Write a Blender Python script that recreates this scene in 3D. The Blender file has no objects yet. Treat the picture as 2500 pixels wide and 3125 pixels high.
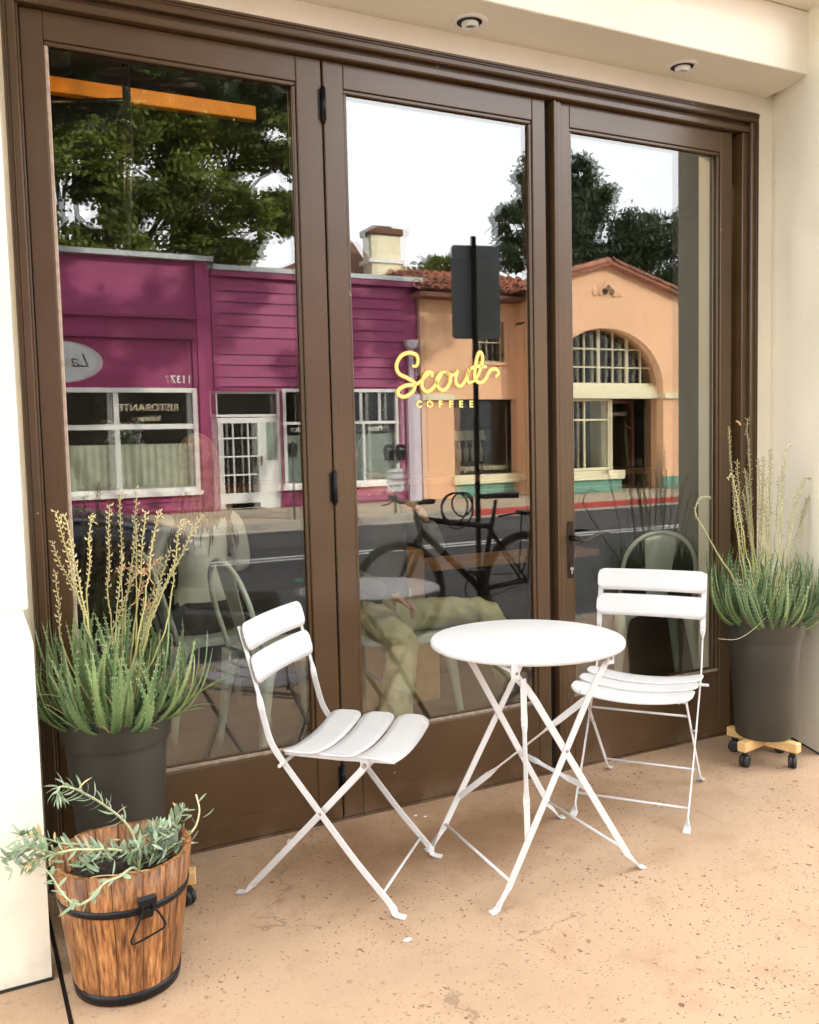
import bpy, math, random
from math import sin, cos, pi, radians, sqrt, atan2
from mathutils import Vector, Matrix, noise
random.seed(7)
SC = bpy.context.scene
COL = SC.collection

# ------------------------------------------------------------------ camera
def cam_matrix(yaw, pitch, roll, loc):
    f = Vector((sin(yaw)*cos(pitch), cos(yaw)*cos(pitch), sin(pitch)))
    r = Vector((cos(yaw), -sin(yaw), 0)); u = r.cross(f)
    c, s = cos(roll), sin(roll)
    r2 = r*c+u*s; u2 = r*(-s)+u*c
    m = Matrix((r2, u2, -f)).transposed().to_4x4(); m.translation = loc
    return m
cd = bpy.data.cameras.new('camera'); cam = bpy.data.objects.new('camera', cd); COL.objects.link(cam)
cam.matrix_world = cam_matrix(0.4670, -0.0771, -0.0236, Vector((-0.2476, -2.9001, 1.3264)))
cd.sensor_fit = 'HORIZONTAL'; cd.sensor_width = 36; cd.lens = 2781.5/2500*36
cd.clip_start = 0.05; cd.clip_end = 500
SC.camera = cam

# ------------------------------------------------------------------ sky, sun, exposure
SUN_EL, SUN_AZ = radians(31), radians(28)      # sun behind the cafe building, so its pavement lies in shade
w = bpy.data.worlds.new('World'); SC.world = w; w.use_nodes = True
nt = w.node_tree; nt.nodes.clear()
out = nt.nodes.new('ShaderNodeOutputWorld'); bg = nt.nodes.new('ShaderNodeBackground')
sky = nt.nodes.new('ShaderNodeTexSky'); sky.sky_type = 'NISHITA'; sky.sun_disc = False
sky.sun_elevation = SUN_EL; sky.sun_rotation = SUN_AZ; sky.dust_density = 3.0; sky.air_density = 1.0
mx = nt.nodes.new('ShaderNodeMix'); mx.data_type = 'RGBA'
tc = nt.nodes.new('ShaderNodeTexCoord'); nz = nt.nodes.new('ShaderNodeTexNoise')
nz.inputs['Scale'].default_value = 1.6; nz.inputs['Detail'].default_value = 6
mr = nt.nodes.new('ShaderNodeMapRange'); mr.inputs[1].default_value = .3; mr.inputs[2].default_value = .75
mr.inputs[3].default_value = 1.0; mr.inputs[4].default_value = .82
nt.links.new(tc.outputs['Generated'], nz.inputs['Vector']); nt.links.new(nz.outputs['Fac'], mr.inputs[0])
nt.links.new(mr.outputs[0], mx.inputs['Factor'])
nt.links.new(sky.outputs[0], mx.inputs['A']); mx.inputs['B'].default_value = (29.5, 29.7, 30.2, 1)   # thin bright cloud
nt.links.new(mx.outputs['Result'], bg.inputs['Color']); bg.inputs['Strength'].default_value = 0.10
nt.links.new(bg.outputs[0], out.inputs[0])
sd = bpy.data.lights.new('sun', 'SUN'); sd.energy = 4.6; sd.angle = radians(0.6); sd.color = (1, .94, .84)
sun = bpy.data.objects.new('sun', sd); COL.objects.link(sun)
sdir = Vector((sin(SUN_AZ)*cos(SUN_EL), cos(SUN_AZ)*cos(SUN_EL), sin(SUN_EL)))
sun.rotation_euler = sdir.to_track_quat('Z', 'Y').to_euler(); sun.location = (0, 0, 20)
SC.view_settings.view_transform = 'Standard'; SC.view_settings.look = 'None'
SC.view_settings.exposure = 1.40; SC.view_settings.gamma = 1.0
SC.view_settings.use_curve_mapping = False
SC.render.engine = 'CYCLES'
SC.cycles.max_bounces = 8; SC.cycles.transparent_max_bounces = 24; SC.cycles.glossy_bounces = 5
SC.cycles.diffuse_bounces = 4; SC.cycles.use_denoising = True

# ------------------------------------------------------------------ helpers
def lin(r, g, b):
    f = lambda c: (c/255/12.92) if c/255 <= .04045 else ((c/255+.055)/1.055)**2.4
    return (f(r), f(g), f(b))

class NT:
    def __init__(s, name):
        s.m = bpy.data.materials.new(name); s.m.use_nodes = True
        s.t = s.m.node_tree; s.b = s.t.nodes['Principled BSDF']; s.o = s.t.nodes['Material Output']
    def n(s, typ, **kw):
        x = s.t.nodes.new(typ)
        for k, v in kw.items():
            if k in x.inputs: x.inputs[k].default_value = v
            else: setattr(x, k, v)
        return x
    def l(s, a, b): s.t.links.new(a, b)
    def coord(s, scale=(1, 1, 1), kind='Object'):
        if kind == 'World':
            g = s.n('ShaderNodeNewGeometry'); src = g.outputs['Position']
        else:
            c = s.n('ShaderNodeTexCoord'); src = c.outputs[kind]
        mp = s.n('ShaderNodeMapping'); mp.inputs['Scale'].default_value = scale
        s.l(src, mp.inputs[0]); return mp.outputs[0]
    def noise(s, vec, scale, detail=4, rough=.55, dist=0):
        x = s.n('ShaderNodeTexNoise'); x.inputs['Scale'].default_value = scale; x.inputs['Detail'].default_value = detail
        x.inputs['Roughness'].default_value = rough; x.inputs['Distortion'].default_value = dist
        s.l(vec, x.inputs['Vector']); return x.outputs['Fac']
    def ramp(s, fac, stops, mode='LINEAR'):
        r = s.n('ShaderNodeValToRGB'); r.color_ramp.interpolation = mode
        e = r.color_ramp.elements
        while len(e) < len(stops): e.new(.5)
        for i, (p_, c) in enumerate(stops):
            e[i].position = p_; e[i].color = (c, c, c, 1) if isinstance(c, (int, float)) else (*c, 1)
        s.l(fac, r.inputs[0]); return r.outputs['Color']
    def mix(s, a, b, fac, blend='MIX'):
        x = s.n('ShaderNodeMix'); x.data_type = 'RGBA'; x.blend_type = blend
        for k, v in (('A', a), ('B', b), ('Factor', fac)):
            i = x.inputs[k] if k != 'Factor' else x.inputs[0]
            if hasattr(v, 'links') or isinstance(v, bpy.types.NodeSocket): s.l(v, i)
            elif k == 'Factor': i.default_value = v
            else: i.default_value = (*v, 1)
        return x.outputs['Result']
    def bump(s, h, strength=.2, dist=.01):
        x = s.n('ShaderNodeBump'); x.inputs['Strength'].default_value = strength; x.inputs['Distance'].default_value = dist
        s.l(h, x.inputs['Height']); s.l(x.outputs[0], s.b.inputs['Normal'])
    def col(s, c):
        if isinstance(c, bpy.types.NodeSocket): s.l(c, s.b.inputs['Base Color'])
        else: s.b.inputs['Base Color'].default_value = (*c, 1)
        return s
    def set(s, rough=.6, metal=0, spec=.5, coat=0):
        s.b.inputs['Roughness'].default_value = rough; s.b.inputs['Metallic'].default_value = metal
        s.b.inputs['Specular IOR Level'].default_value = spec; s.b.inputs['Coat Weight'].default_value = coat
        return s

M = {}
def simple(key, c, rough=.6, metal=0, var=.12, scale=20, bump=0, spec=.5):
    t = NT(key); v = t.coord((1, 1, 1), 'World'); f = t.noise(v, scale)
    a = tuple(x*(1-var) for x in c); b = tuple(min(1, x*(1+var)) for x in c)
    t.col(t.ramp(f, [(.3, a), (.7, b)])).set(rough, metal, spec)
    if bump: t.bump(f, bump, .01)
    M[key] = t.m; return t.m

# stucco, cream
def stucco(key, c, dirty=True, sc=1.0):
    t = NT(key); v = t.coord((1, 1, 1), 'World')
    n1 = t.noise(v, 1.6*sc, 5); n2 = t.noise(v, 90*sc, 4, .6); n3 = t.noise(v, 7*sc, 5)
    base = t.ramp(n1, [(.3, tuple(x*.93 for x in c)), (.7, tuple(min(1, x*1.05) for x in c))])
    if dirty:
        sp = t.ramp(t.noise(v, 26*sc, 2), [(.70, 0), (.76, 1)])
        base = t.mix(base, tuple(x*.62 for x in c), t.mix((0, 0, 0), sp, .35))
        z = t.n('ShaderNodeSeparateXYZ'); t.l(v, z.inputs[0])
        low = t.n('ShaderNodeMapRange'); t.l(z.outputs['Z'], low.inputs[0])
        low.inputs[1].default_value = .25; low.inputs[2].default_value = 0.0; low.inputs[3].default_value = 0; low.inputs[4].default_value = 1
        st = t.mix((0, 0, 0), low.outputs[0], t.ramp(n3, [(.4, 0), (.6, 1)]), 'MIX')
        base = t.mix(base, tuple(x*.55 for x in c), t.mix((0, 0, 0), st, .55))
    t.col(base).set(.85, 0, .3)
    h = t.n('ShaderNodeMath', operation='ADD'); t.l(n2, h.inputs[0]); t.l(n3, h.inputs[1]); t.bump(h.outputs[0], .25, .004)
    M[key] = t.m
stucco('stucco_cream', (.85, .795, .66))
stucco('stucco_orange', (.86, .51, .30), False, .4)
stucco('stucco_side', (.55, .50, .42), False, .4)

# brown gloss paint on wood, vertical or horizontal brush lines
def brownpaint(key, axis):
    t = NT(key)
    s = {'z': (60, 60, 1.2), 'x': (1.2, 60, 60)}[axis]
    v = t.coord(s, 'World'); v2 = t.coord((1, 1, 1), 'World')
    g = t.noise(v, 3, 4, .6); b = t.noise(v2, 2.2, 4)
    c1 = t.ramp(b, [(.3, (.062, .034, .014)), (.7, (.086, .048, .020))])
    c2 = t.mix(c1, (.13, .085, .05), t.ramp(g, [(.6, 0), (.85, .06)]))
    chip = t.ramp(t.noise(v2, 34, 2), [(.765, 0), (.775, 1)])
    c3 = t.mix(c2, (.42, .33, .22), t.mix((0, 0, 0), chip, .8))
    z = t.n('ShaderNodeSeparateXYZ'); t.l(v2, z.inputs[0])
    low = t.n('ShaderNodeMapRange'); t.l(z.outputs['Z'], low.inputs[0])
    low.inputs[1].default_value = .12; low.inputs[2].default_value = .0; low.inputs[3].default_value = 0; low.inputs[4].default_value = .5
    dust = t.mix(c3, (.22, .16, .11), t.mix((0, 0, 0), low.outputs[0], t.ramp(t.noise(v2, 9, 4), [(.45, 0), (.6, .6)])))
    t.col(dust).set(.30, 0, .5)
    t.l(t.ramp(g, [(.3, .27), (.75, .33)]), t.b.inputs['Roughness'])
    t.bump(g, .025, .002)
    M[key] = t.m
brownpaint('brown_v', 'z'); brownpaint('brown_h', 'x')
simple('putty', (.27, .21, .15), .7, 0, .35, 60, .3)
simple('bead_light', (.40, .31, .24), .35, 0, .2, 40)
simple('black_metal', (.012, .012, .013), .42, .6, .2, 40)
simple('dark_bronze', (.03, .022, .018), .35, .7, .2, 40)
simple('steel', (.5, .5, .5), .25, 1, .1, 40)
simple('black_rubber', (.012, .012, .012), .55, 0, .2, 40)
simple('white_paint_wood', (.78, .78, .74), .45, 0, .05, 12)
simple('lilac_white', (.62, .56, .62), .5, 0, .06, 8)
simple('cream_paint', (.80, .74, .50), .55, 0, .06, 8)
simple('magenta', (.30, .035, .125), .55, 0, .12, 3, .05)
simple('magenta_dark', (.24, .028, .10), .55, 0, .12, 3)
simple('cap_metal', (.40, .42, .42), .5, .3, .15, 6)
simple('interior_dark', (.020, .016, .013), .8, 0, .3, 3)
simple('curtain', (.62, .60, .48), .9, 0, .2, 5)
simple('shade_grey', (.30, .33, .30), .8, 0, .08, 4)
simple('brick_brown', (.16, .075, .045), .85, 0, .3, 14, .2)
simple('grout', (.62, .68, .60), .8, 0, .1, 10)
simple('green_tile', (.16, .36, .27), .35, 0, .2, 6)
simple('curb_red', (.40, .055, .04), .7, 0, .25, 5)
simple('curb_concrete', (.33, .30, .25), .85, 0, .2, 5, .2)
simple('bark', (.09, .065, .045), .9, 0, .35, 12, .6)
simple('white_line', (.62, .62, .58), .7, 0, .2, 12)
simple('sign_grey', (.22, .26, .30), .4, .5, .12, 5)
simple('sign_white', (.62, .63, .62), .45, 0, .08, 9)
simple('gal_steel', (.16, .16, .155), .45, .7, .2, 20)
simple('pine', (.62, .40, .17), .5, 0, .12, 8)
simple('soil', (.035, .024, .016), .95, 0, .6, 120, 1.0)
simple('clay_tile', (.34, .13, .075), .8, 0, .3, 4, .2)
simple('tile_dark', (.20, .085, .055), .8, 0, .3, 4, .2)
simple('hair', (.22, .135, .06), .5, 0, .4, 30)
simple('skin', (.50, .26, .17), .5, 0, .08, 30)
simple('shirt_light', (.66, .66, .56), .85, 0, .08, 8)
simple('trousers_black', (.012, .012, .013), .85, 0, .1, 8)
simple('khaki', (.52, .47, .27), .85, 0, .12, 10, .3)
simple('shirt_grey', (.10, .10, .085), .85, 0, .12, 8)
simple('tolix', (.62, .68, .57), .35, .25, .05, 6)
simple('beam_orange', (.70, .26, .02), .5, 0, .15, 6)
simple('counter_wood', (.26, .14, .06), .5, 0, .2, 5)
simple('box_wood', (.42, .22, .10), .6, 0, .15, 7)
simple('floor_inside', (.10, .078, .055), .55, 0, .25, 7)
simple('teal', (.03, .22, .19), .5, 0, .1, 6)
simple('car_blue', (.018, .022, .034), .22, .3, .1, 3)
simple('car_silver', (.22, .25, .28), .25, .5, .1, 3)
simple('white_plastic', (.80, .78, .72), .4, 0, .04, 10)
simple('bulb_white', (.82, .82, .78), .35, 0, .04, 30)
simple('gold_letter', (.82, .74, .20), .45, 0, .08, 20)
simple('gold_edge', (.80, .36, .05), .5, 0, .1, 20)
simple('pebble', (.75, .68, .55), .7, 0, .1, 40)
simple('flag_orange', (.75, .13, .03), .5, 0, .1, 10)

# white powder coat
t = NT('powder_white'); v = t.coord((1, 1, 1), 'World')
t.col(t.ramp(t.noise(v, 6, 3), [(.3, (.56, .555, .548)), (.7, (.60, .595, .588))])).set(.38, 0, .45); t.bump(t.noise(v, 350, 2), .05, .001); M['powder_white'] = t.m

# tinted pavement: pitted pinkish tan concrete
def concrete(key, c):
    t = NT(key); v = t.coord((1, 1, 1), 'World')
    big = t.noise(v, .9, 5, .6); mid = t.noise(v, 5, 5, .62); fine = t.noise(v, 130, 3, .6)
    b = t.ramp(big, [(.28, tuple(x*.74 for x in c)), (.5, c), (.72, tuple(min(1, x*1.10) for x in c))])
    b = t.mix(b, tuple(x*y for x, y in zip(c, (.70, .60, .52))), t.ramp(mid, [(.52, 0), (.75, .55)]))
    b = t.mix(b, tuple(min(1, x*1.14) for x in c), t.ramp(fine, [(.5, 0), (.8, .35)]))
    masks = []
    for sc, th, seed in ((24, .15, 0), (44, .17, 5), (80, .20, 9)):
        mp = t.n('ShaderNodeMapping'); mp.inputs['Location'].default_value = (seed, seed*1.7, 0); t.l(v, mp.inputs[0])
        wob = t.n('ShaderNodeVectorMath', operation='ADD'); nn = t.n('ShaderNodeTexNoise'); nn.inputs['Scale'].default_value = sc*1.6
        t.l(mp.outputs[0], nn.inputs['Vector']); sc2 = t.n('ShaderNodeVectorMath', operation='SCALE'); sc2.inputs['Scale'].default_value = .9/sc
        t.l(nn.outputs['Color'], sc2.inputs[0]); t.l(mp.outputs[0], wob.inputs[0]); t.l(sc2.outputs[0], wob.inputs[1])
        vo = t.n('ShaderNodeTexVoronoi'); vo.inputs['Scale'].default_value = sc; t.l(wob.outputs[0], vo.inputs['Vector'])
        spot = t.ramp(vo.outputs['Distance'], [(th*.75, 1), (th*1.15, 0)])
        # only some cells hold a pit
        sel = t.ramp(vo.outputs['Color'], [(.36, 0), (.44, 1)])
        masks.append(t.mix((0, 0, 0), spot, sel))
    pit = masks[0]
    for m_ in masks[1:]: pit = t.mix(pit, m_, .5, 'LIGHTEN') if False else t.mix(pit, m_, 1.0, 'LIGHTEN')
    dens = t.ramp(t.noise(v, 1.7, 3), [(.36, .18), (.62, .95)])
    pm = t.mix((0, 0, 0), pit, dens)
    b = t.mix(b, tuple(x*y for x, y in zip(c, (.30, .20, .14))), pm)
    if key == 'pavement':          # grime trodden in under furniture and along doors, with their shade painted in
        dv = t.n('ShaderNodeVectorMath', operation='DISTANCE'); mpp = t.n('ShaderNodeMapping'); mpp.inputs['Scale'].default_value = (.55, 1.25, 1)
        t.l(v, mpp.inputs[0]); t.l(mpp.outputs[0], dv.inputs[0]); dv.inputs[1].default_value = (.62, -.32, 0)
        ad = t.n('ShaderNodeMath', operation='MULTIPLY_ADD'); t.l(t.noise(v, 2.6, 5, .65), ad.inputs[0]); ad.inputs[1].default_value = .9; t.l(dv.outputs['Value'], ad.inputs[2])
        grime_shade = t.ramp(ad.outputs[0], [(.55, .85), (1.05, 0)])
        b = t.mix(b, tuple(x*y for x, y in zip(c, (.46, .36, .26))), grime_shade)
    # hairline cracks
    vv = t.n('ShaderNodeTexVoronoi'); vv.feature = 'DISTANCE_TO_EDGE'; vv.inputs['Scale'].default_value = .75
    wv = t.n('ShaderNodeVectorMath', operation='ADD'); n5 = t.n('ShaderNodeTexNoise'); n5.inputs['Scale'].default_value = 7; n5.inputs['Detail'].default_value = 6
    t.l(v, n5.inputs['Vector']); s5 = t.n('ShaderNodeVectorMath', operation='SCALE'); s5.inputs['Scale'].default_value = .22
    t.l(n5.outputs['Color'], s5.inputs[0]); t.l(v, wv.inputs[0]); t.l(s5.outputs[0], wv.inputs[1]); t.l(wv.outputs[0], vv.inputs['Vector'])
    crack = t.ramp(vv.outputs['Distance'], [(.0008, 1), (.0024, 0)])
    cm = t.mix((0, 0, 0), crack, t.ramp(t.noise(v, 2.3, 3), [(.48, 0), (.58, .7)]))
    b = t.mix(b, tuple(x*.42 for x in c), cm)
    t.col(b).set(.72, 0, .35)
    inv = t.n('ShaderNodeMath', operation='SUBTRACT'); t.l(fine, inv.inputs[0]); t.l(pm, inv.inputs[1]); t.bump(inv.outputs[0], .45, .004)
    M[key] = t.m
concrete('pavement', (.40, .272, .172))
concrete('pavement_far', (.46, .38, .27))

t = NT('asphalt'); v = t.coord((1, 1, 1), 'World')
a1 = t.ramp(t.noise(v, 1.3, 5), [(.35, (.032, .033, .034)), (.7, (.058, .058, .057))])
a2 = t.mix(a1, (.075, .075, .072), t.ramp(t.noise(t.coord((.5, 4, 1), 'World'), 2.5, 4), [(.55, 0), (.75, .5)]))
t.col(a2).set(.8, 0, .4); t.bump(t.noise(v, 220, 2), .5, .004); M['asphalt'] = t.m

# glass panes: one thin sheet, part mirror, part clear
def pane(key, r0, tint, rough=0.0, wav=0.0):
    m = bpy.data.materials.new(key); m.use_nodes = True; n = m.node_tree; n.nodes.clear()
    o = n.nodes.new('ShaderNodeOutputMaterial'); mixs = n.nodes.new('ShaderNodeMixShader')
    gl = n.nodes.new('ShaderNodeBsdfGlossy'); gl.inputs['Roughness'].default_value = rough
    tr = n.nodes.new('ShaderNodeBsdfTransparent'); tr.inputs['Color'].default_value = (*tint, 1)
    gg = n.nodes.new('ShaderNodeNewGeometry'); dt = n.nodes.new('ShaderNodeVectorMath'); dt.operation = 'DOT_PRODUCT'
    n.links.new(gg.outputs['Normal'], dt.inputs[0]); n.links.new(gg.outputs['Incoming'], dt.inputs[1])
    ab = n.nodes.new('ShaderNodeMath'); ab.operation = 'ABSOLUTE'; n.links.new(dt.outputs['Value'], ab.inputs[0])
    su = n.nodes.new('ShaderNodeMath'); su.operation = 'SUBTRACT'; su.inputs[0].default_value = 1; n.links.new(ab.outputs[0], su.inputs[1])
    pw_ = n.nodes.new('ShaderNodeMath'); pw_.operation = 'POWER'; pw_.inputs[1].default_value = 5; n.links.new(su.outputs[0], pw_.inputs[0])
    mu = n.nodes.new('ShaderNodeMath'); mu.operation = 'MULTIPLY_ADD'; mu.inputs[1].default_value = .8; mu.inputs[2].default_value = r0; mu.use_clamp = True
    n.links.new(pw_.outputs[0], mu.inputs[0]); n.links.new(mu.outputs[0], mixs.inputs[0])
    n.links.new(tr.outputs[0], mixs.inputs[1]); n.links.new(gl.outputs[0], mixs.inputs[2]); n.links.new(mixs.outputs[0], o.inputs[0])
    if wav:
        g = n.nodes.new('ShaderNodeNewGeometry'); no = n.nodes.new('ShaderNodeTexNoise'); no.inputs['Scale'].default_value = 1.7; no.inputs['Detail'].default_value = 1
        bp = n.nodes.new('ShaderNodeBump'); bp.inputs['Strength'].default_value = wav; bp.inputs['Distance'].default_value = .01
        n.links.new(g.outputs['Position'], no.inputs['Vector']); n.links.new(no.outputs['Fac'], bp.inputs['Height'])
        n.links.new(bp.outputs[0], gl.inputs['Normal'])
    M[key] = m
pane('glass_outer', .135, (.93, .95, .93))
pane('glass_inner', .065, (.93, .95, .93))
pane('glass_far', .06, (.8, .85, .82))
pane('glass_car', .08, (.25, .28, .28))

# charred striped cedar staves
t = NT('stave_wood'); v = t.coord((95, 95, .7), 'Object'); v1 = t.coord((9, 9, 1.6), 'Object')
oi = t.n('ShaderNodeObjectInfo')
off = t.n('ShaderNodeVectorMath', operation='ADD'); sc_ = t.n('ShaderNodeVectorMath', operation='SCALE'); sc_.inputs['Scale'].default_value = 30
cmb = t.n('ShaderNodeCombineXYZ'); t.l(oi.outputs['Random'], cmb.inputs[0]); t.l(oi.outputs['Random'], cmb.inputs[1]); t.l(cmb.outputs[0], sc_.inputs[0])
t.l(v, off.inputs[0]); t.l(sc_.outputs[0], off.inputs[1])
g = t.noise(off.outputs[0], 1.3, 3, .6, 0); b = t.noise(v1, 1.6, 4)
c = t.ramp(g, [(.28, (.05, .020, .009)), (.42, (.19, .075, .026)), (.55, (.36, .155, .050)), (.75, (.50, .265, .110))])
hv = t.n('ShaderNodeHueSaturation'); mr2 = t.n('ShaderNodeMapRange'); t.l(oi.outputs['Random'], mr2.inputs[0]); mr2.inputs[3].default_value = .7; mr2.inputs[4].default_value = 1.2
t.l(mr2.outputs[0], hv.inputs['Value']); t.l(c, hv.inputs['Color'])
c = t.mix(hv.outputs[0], (.07, .028, .012), t.ramp(b, [(.5, 0), (.72, .75)]))
vo = t.n('ShaderNodeTexVoronoi'); vo.inputs['Scale'].default_value = 1.0; t.l(t.coord((13, 13, 9), 'Object'), vo.inputs['Vector'])
c = t.mix(c, (.10, .035, .015), t.ramp(vo.outputs['Distance'], [(.06, .8), (.15, 0)]))
t.col(c).set(.5, 0, .4); t.bump(g, .35, .003); M['stave_wood'] = t.m

# plastic pot
t = NT('pot_grey'); v = t.coord((1, 1, 1), 'World')
t.col(t.ramp(t.noise(v, 5, 4), [(.3, (.036, .034, .027)), (.7, (.050, .047, .038))])).set(.5, 0, .4)
t.bump(t.noise(v, 60, 3), .08, .002); M['pot_grey'] = t.m

# leaves
def leafmat(key, c1, c2, rough=.5, trans=.15, big=4):
    t = NT(key); oi = t.n('ShaderNodeObjectInfo'); v = t.coord((1, 1, 1), 'World')
    a = t.ramp(t.noise(v, big, 3), [(.32, c1), (.68, c2)])
    h = t.n('ShaderNodeHueSaturation'); m1 = t.n('ShaderNodeMapRange'); t.l(oi.outputs['Random'], m1.inputs[0]); m1.inputs[3].default_value = .72; m1.inputs[4].default_value = 1.25
    t.l(m1.outputs[0], h.inputs['Value']); t.l(a, h.inputs['Color'])
    t.col(h.outputs[0]).set(rough, 0, .4)
    if trans:
        tl = t.n('ShaderNodeBsdfTranslucent'); mixs = t.n('ShaderNodeMixShader'); mixs.inputs[0].default_value = trans
        t.l(h.outputs[0], tl.inputs['Color']); t.l(t.b.outputs[0], mixs.inputs[1]); t.l(tl.outputs[0], mixs.inputs[2]); t.l(mixs.outputs[0], t.o.inputs[0])
    M[key] = t.m
leafmat('aloe_leaf', (.13, .21, .075), (.27, .37, .145), .42, .1, 9)
leafmat('aloe_leaf_dark', (.06, .125, .045), (.135, .22, .085), .42, .1, 9)
leafmat('aloe_teeth', (.40, .42, .28), (.48, .48, .34), .5, 0)
leafmat('stalk', (.36, .36, .13), (.52, .50, .22), .5, 0, 12)
leafmat('bract', (.70, .60, .36), (.82, .73, .52), .7, .2, 40)
leafmat('bract_pink', (.68, .34, .22), (.62, .44, .28), .7, .2, 40)
leafmat('bract_right', (.36, .35, .22), (.50, .46, .32), .7, .2, 40)
leafmat('spurge_leaf', (.22, .32, .17), (.42, .50, .38), .55, .2, 14)
leafmat('spurge_stem', (.50, .54, .28), (.64, .64, .40), .55, .1, 14)
leafmat('dry_leaf', (.55, .38, .16), (.66, .50, .26), .7, .2, 14)
leafmat('tree_olive', (.05, .075, .015), (.23, .27, .05), .5, .3, .6)
leafmat('tree_dark', (.022, .045, .016), (.085, .13, .045), .5, .25, .6)
leafmat('tree_near', (.022, .05, .016), (.055, .10, .035), .5, .3, 1.2)

class MB:
    def __init__(s): s.v = []; s.f = []; s.sm = []; s.mi = []
    def face(s, idx, smooth=False, mi=0): s.f.append(idx); s.sm.append(smooth); s.mi.append(mi)
    def quad(s, a, b, c, d, mi=0, smooth=False):
        n = len(s.v); s.v += [a, b, c, d]; s.face((n, n+1, n+2, n+3), smooth, mi)
    def tri(s, a, b, c, mi=0):
        n = len(s.v); s.v += [a, b, c]; s.face((n, n+1, n+2), False, mi)
    def box(s, x0, y0, z0, x1, y1, z1, bev=0, mi=0):
        if x1 < x0: x0, x1 = x1, x0
        if y1 < y0: y0, y1 = y1, y0
        if z1 < z0: z0, z1 = z1, z0
        if not bev:
            n = len(s.v)
            s.v += [(x, y, z) for z in (z0, z1) for y in (y0, y1) for x in (x0, x1)]
            for q in ((0, 2, 3, 1), (4, 5, 7, 6), (0, 1, 5, 4), (2, 6, 7, 3), (0, 4, 6, 2), (1, 3, 7, 5)):
                s.face(tuple(n+i for i in q), False, mi)
            return
        b = min(bev, (x1-x0)*.45, (y1-y0)*.45, (z1-z0)*.45)
        lo = (x0, y0, z0); hi = (x1, y1, z1)
        def P(sx, sy, sz, ax):
            r = []
            for k, sg in enumerate((sx, sy, sz)):
                e = hi[k] if sg else lo[k]
                if k != ax: e += -b if sg else b
                r.append(e)
            return tuple(r)
        idx = {}
        for sx in (0, 1):
            for sy in (0, 1):
                for sz in (0, 1):
                    for ax in range(3):
                        idx[(sx, sy, sz, ax)] = len(s.v); s.v.append(P(sx, sy, sz, ax))
        for ax in range(3):
            o = [k for k in range(3) if k != ax]
            for sg in (0, 1):
                loop = []
                for a, c in ((0, 0), (1, 0), (1, 1), (0, 1)):
                    k = [0, 0, 0]; k[ax] = sg; k[o[0]] = a; k[o[1]] = c; loop.append(idx[(*k, ax)])
                if (sg == 0) == (ax != 1): loop.reverse()
                s.face(tuple(loop), False, mi)
        for ax in range(3):           # edges along ax
            o = [k for k in range(3) if k != ax]
            for a in (0, 1):
                for c in (0, 1):
                    k0 = [0, 0, 0]; k0[ax] = 0; k0[o[0]] = a; k0[o[1]] = c
                    k1 = list(k0); k1[ax] = 1
                    s.face((idx[(*k0, o[0])], idx[(*k0, o[1])], idx[(*k1, o[1])], idx[(*k1, o[0])]), False, mi)
        for sx in (0, 1):
            for sy in (0, 1):
                for sz in (0, 1):
                    s.face(tuple(idx[(sx, sy, sz, a)] for a in range(3)), False, mi)
    def tube(s, pts, r, n=8, caps=True, mi=0, smooth=True):
        pts = [Vector(p) for p in pts]; L = len(pts)
        R = r if isinstance(r, (list, tuple)) else [r]*L
        t0 = (pts[1]-pts[0]).normalized(); up = Vector((0, 0, 1)) if abs(t0.z) < .9 else Vector((1, 0, 0))
        nrm = t0.cross(up).normalized(); base = len(s.v); prev = t0
        for i, p in enumerate(pts):
            t = (pts[min(i+1, L-1)]-pts[max(i-1, 0)]).normalized()
            q = prev.rotation_difference(t); nrm = q @ nrm; nrm = (nrm-t*nrm.dot(t)).normalized(); prev = t
            bn = t.cross(nrm)
            for k in range(n):
                a = 2*pi*k/n; s.v.append(tuple(p+(nrm*cos(a)+bn*sin(a))*R[i]))
        for i in range(L-1):
            for k in range(n):
                a = base+i*n+k; b = base+i*n+(k+1) % n
                s.face((a, b, b+n, a+n), smooth, mi)
        if caps:
            s.face(tuple(base+k for k in reversed(range(n))), False, mi)
            s.face(tuple(base+(L-1)*n+k for k in range(n)), False, mi)
    def strap(s, pts, wdirs, a, b, mi=0):
        """flat bar: half width a along wdir, half thickness b across"""
        pts = [Vector(p) for p in pts]; L = len(pts); base = len(s.v)
        for i, p in enumerate(pts):
            t = (pts[min(i+1, L-1)]-pts[max(i-1, 0)]).normalized()
            W = Vector(wdirs[i] if isinstance(wdirs, list) else wdirs); W = (W-t*W.dot(t)).normalized(); N = t.cross(W)
            A = a[i] if isinstance(a, list) else a; B = b[i] if isinstance(b, list) else b
            for sx, sy in ((1, .6), (.75, 1), (-.75, 1), (-1, .6), (-1, -.6), (-.75, -1), (.75, -1), (1, -.6)):
                s.v.append(tuple(p+W*A*sx+N*B*sy))
        n = 8
        for i in range(L-1):
            for k in range(n):
                q = base+i*n+k; r = base+i*n+(k+1) % n; s.face((q, r, r+n, q+n), False, mi)
        s.face(tuple(base+k for k in reversed(range(n))), False, mi); s.face(tuple(base+(L-1)*n+k for k in range(n)), False, mi)
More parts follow.
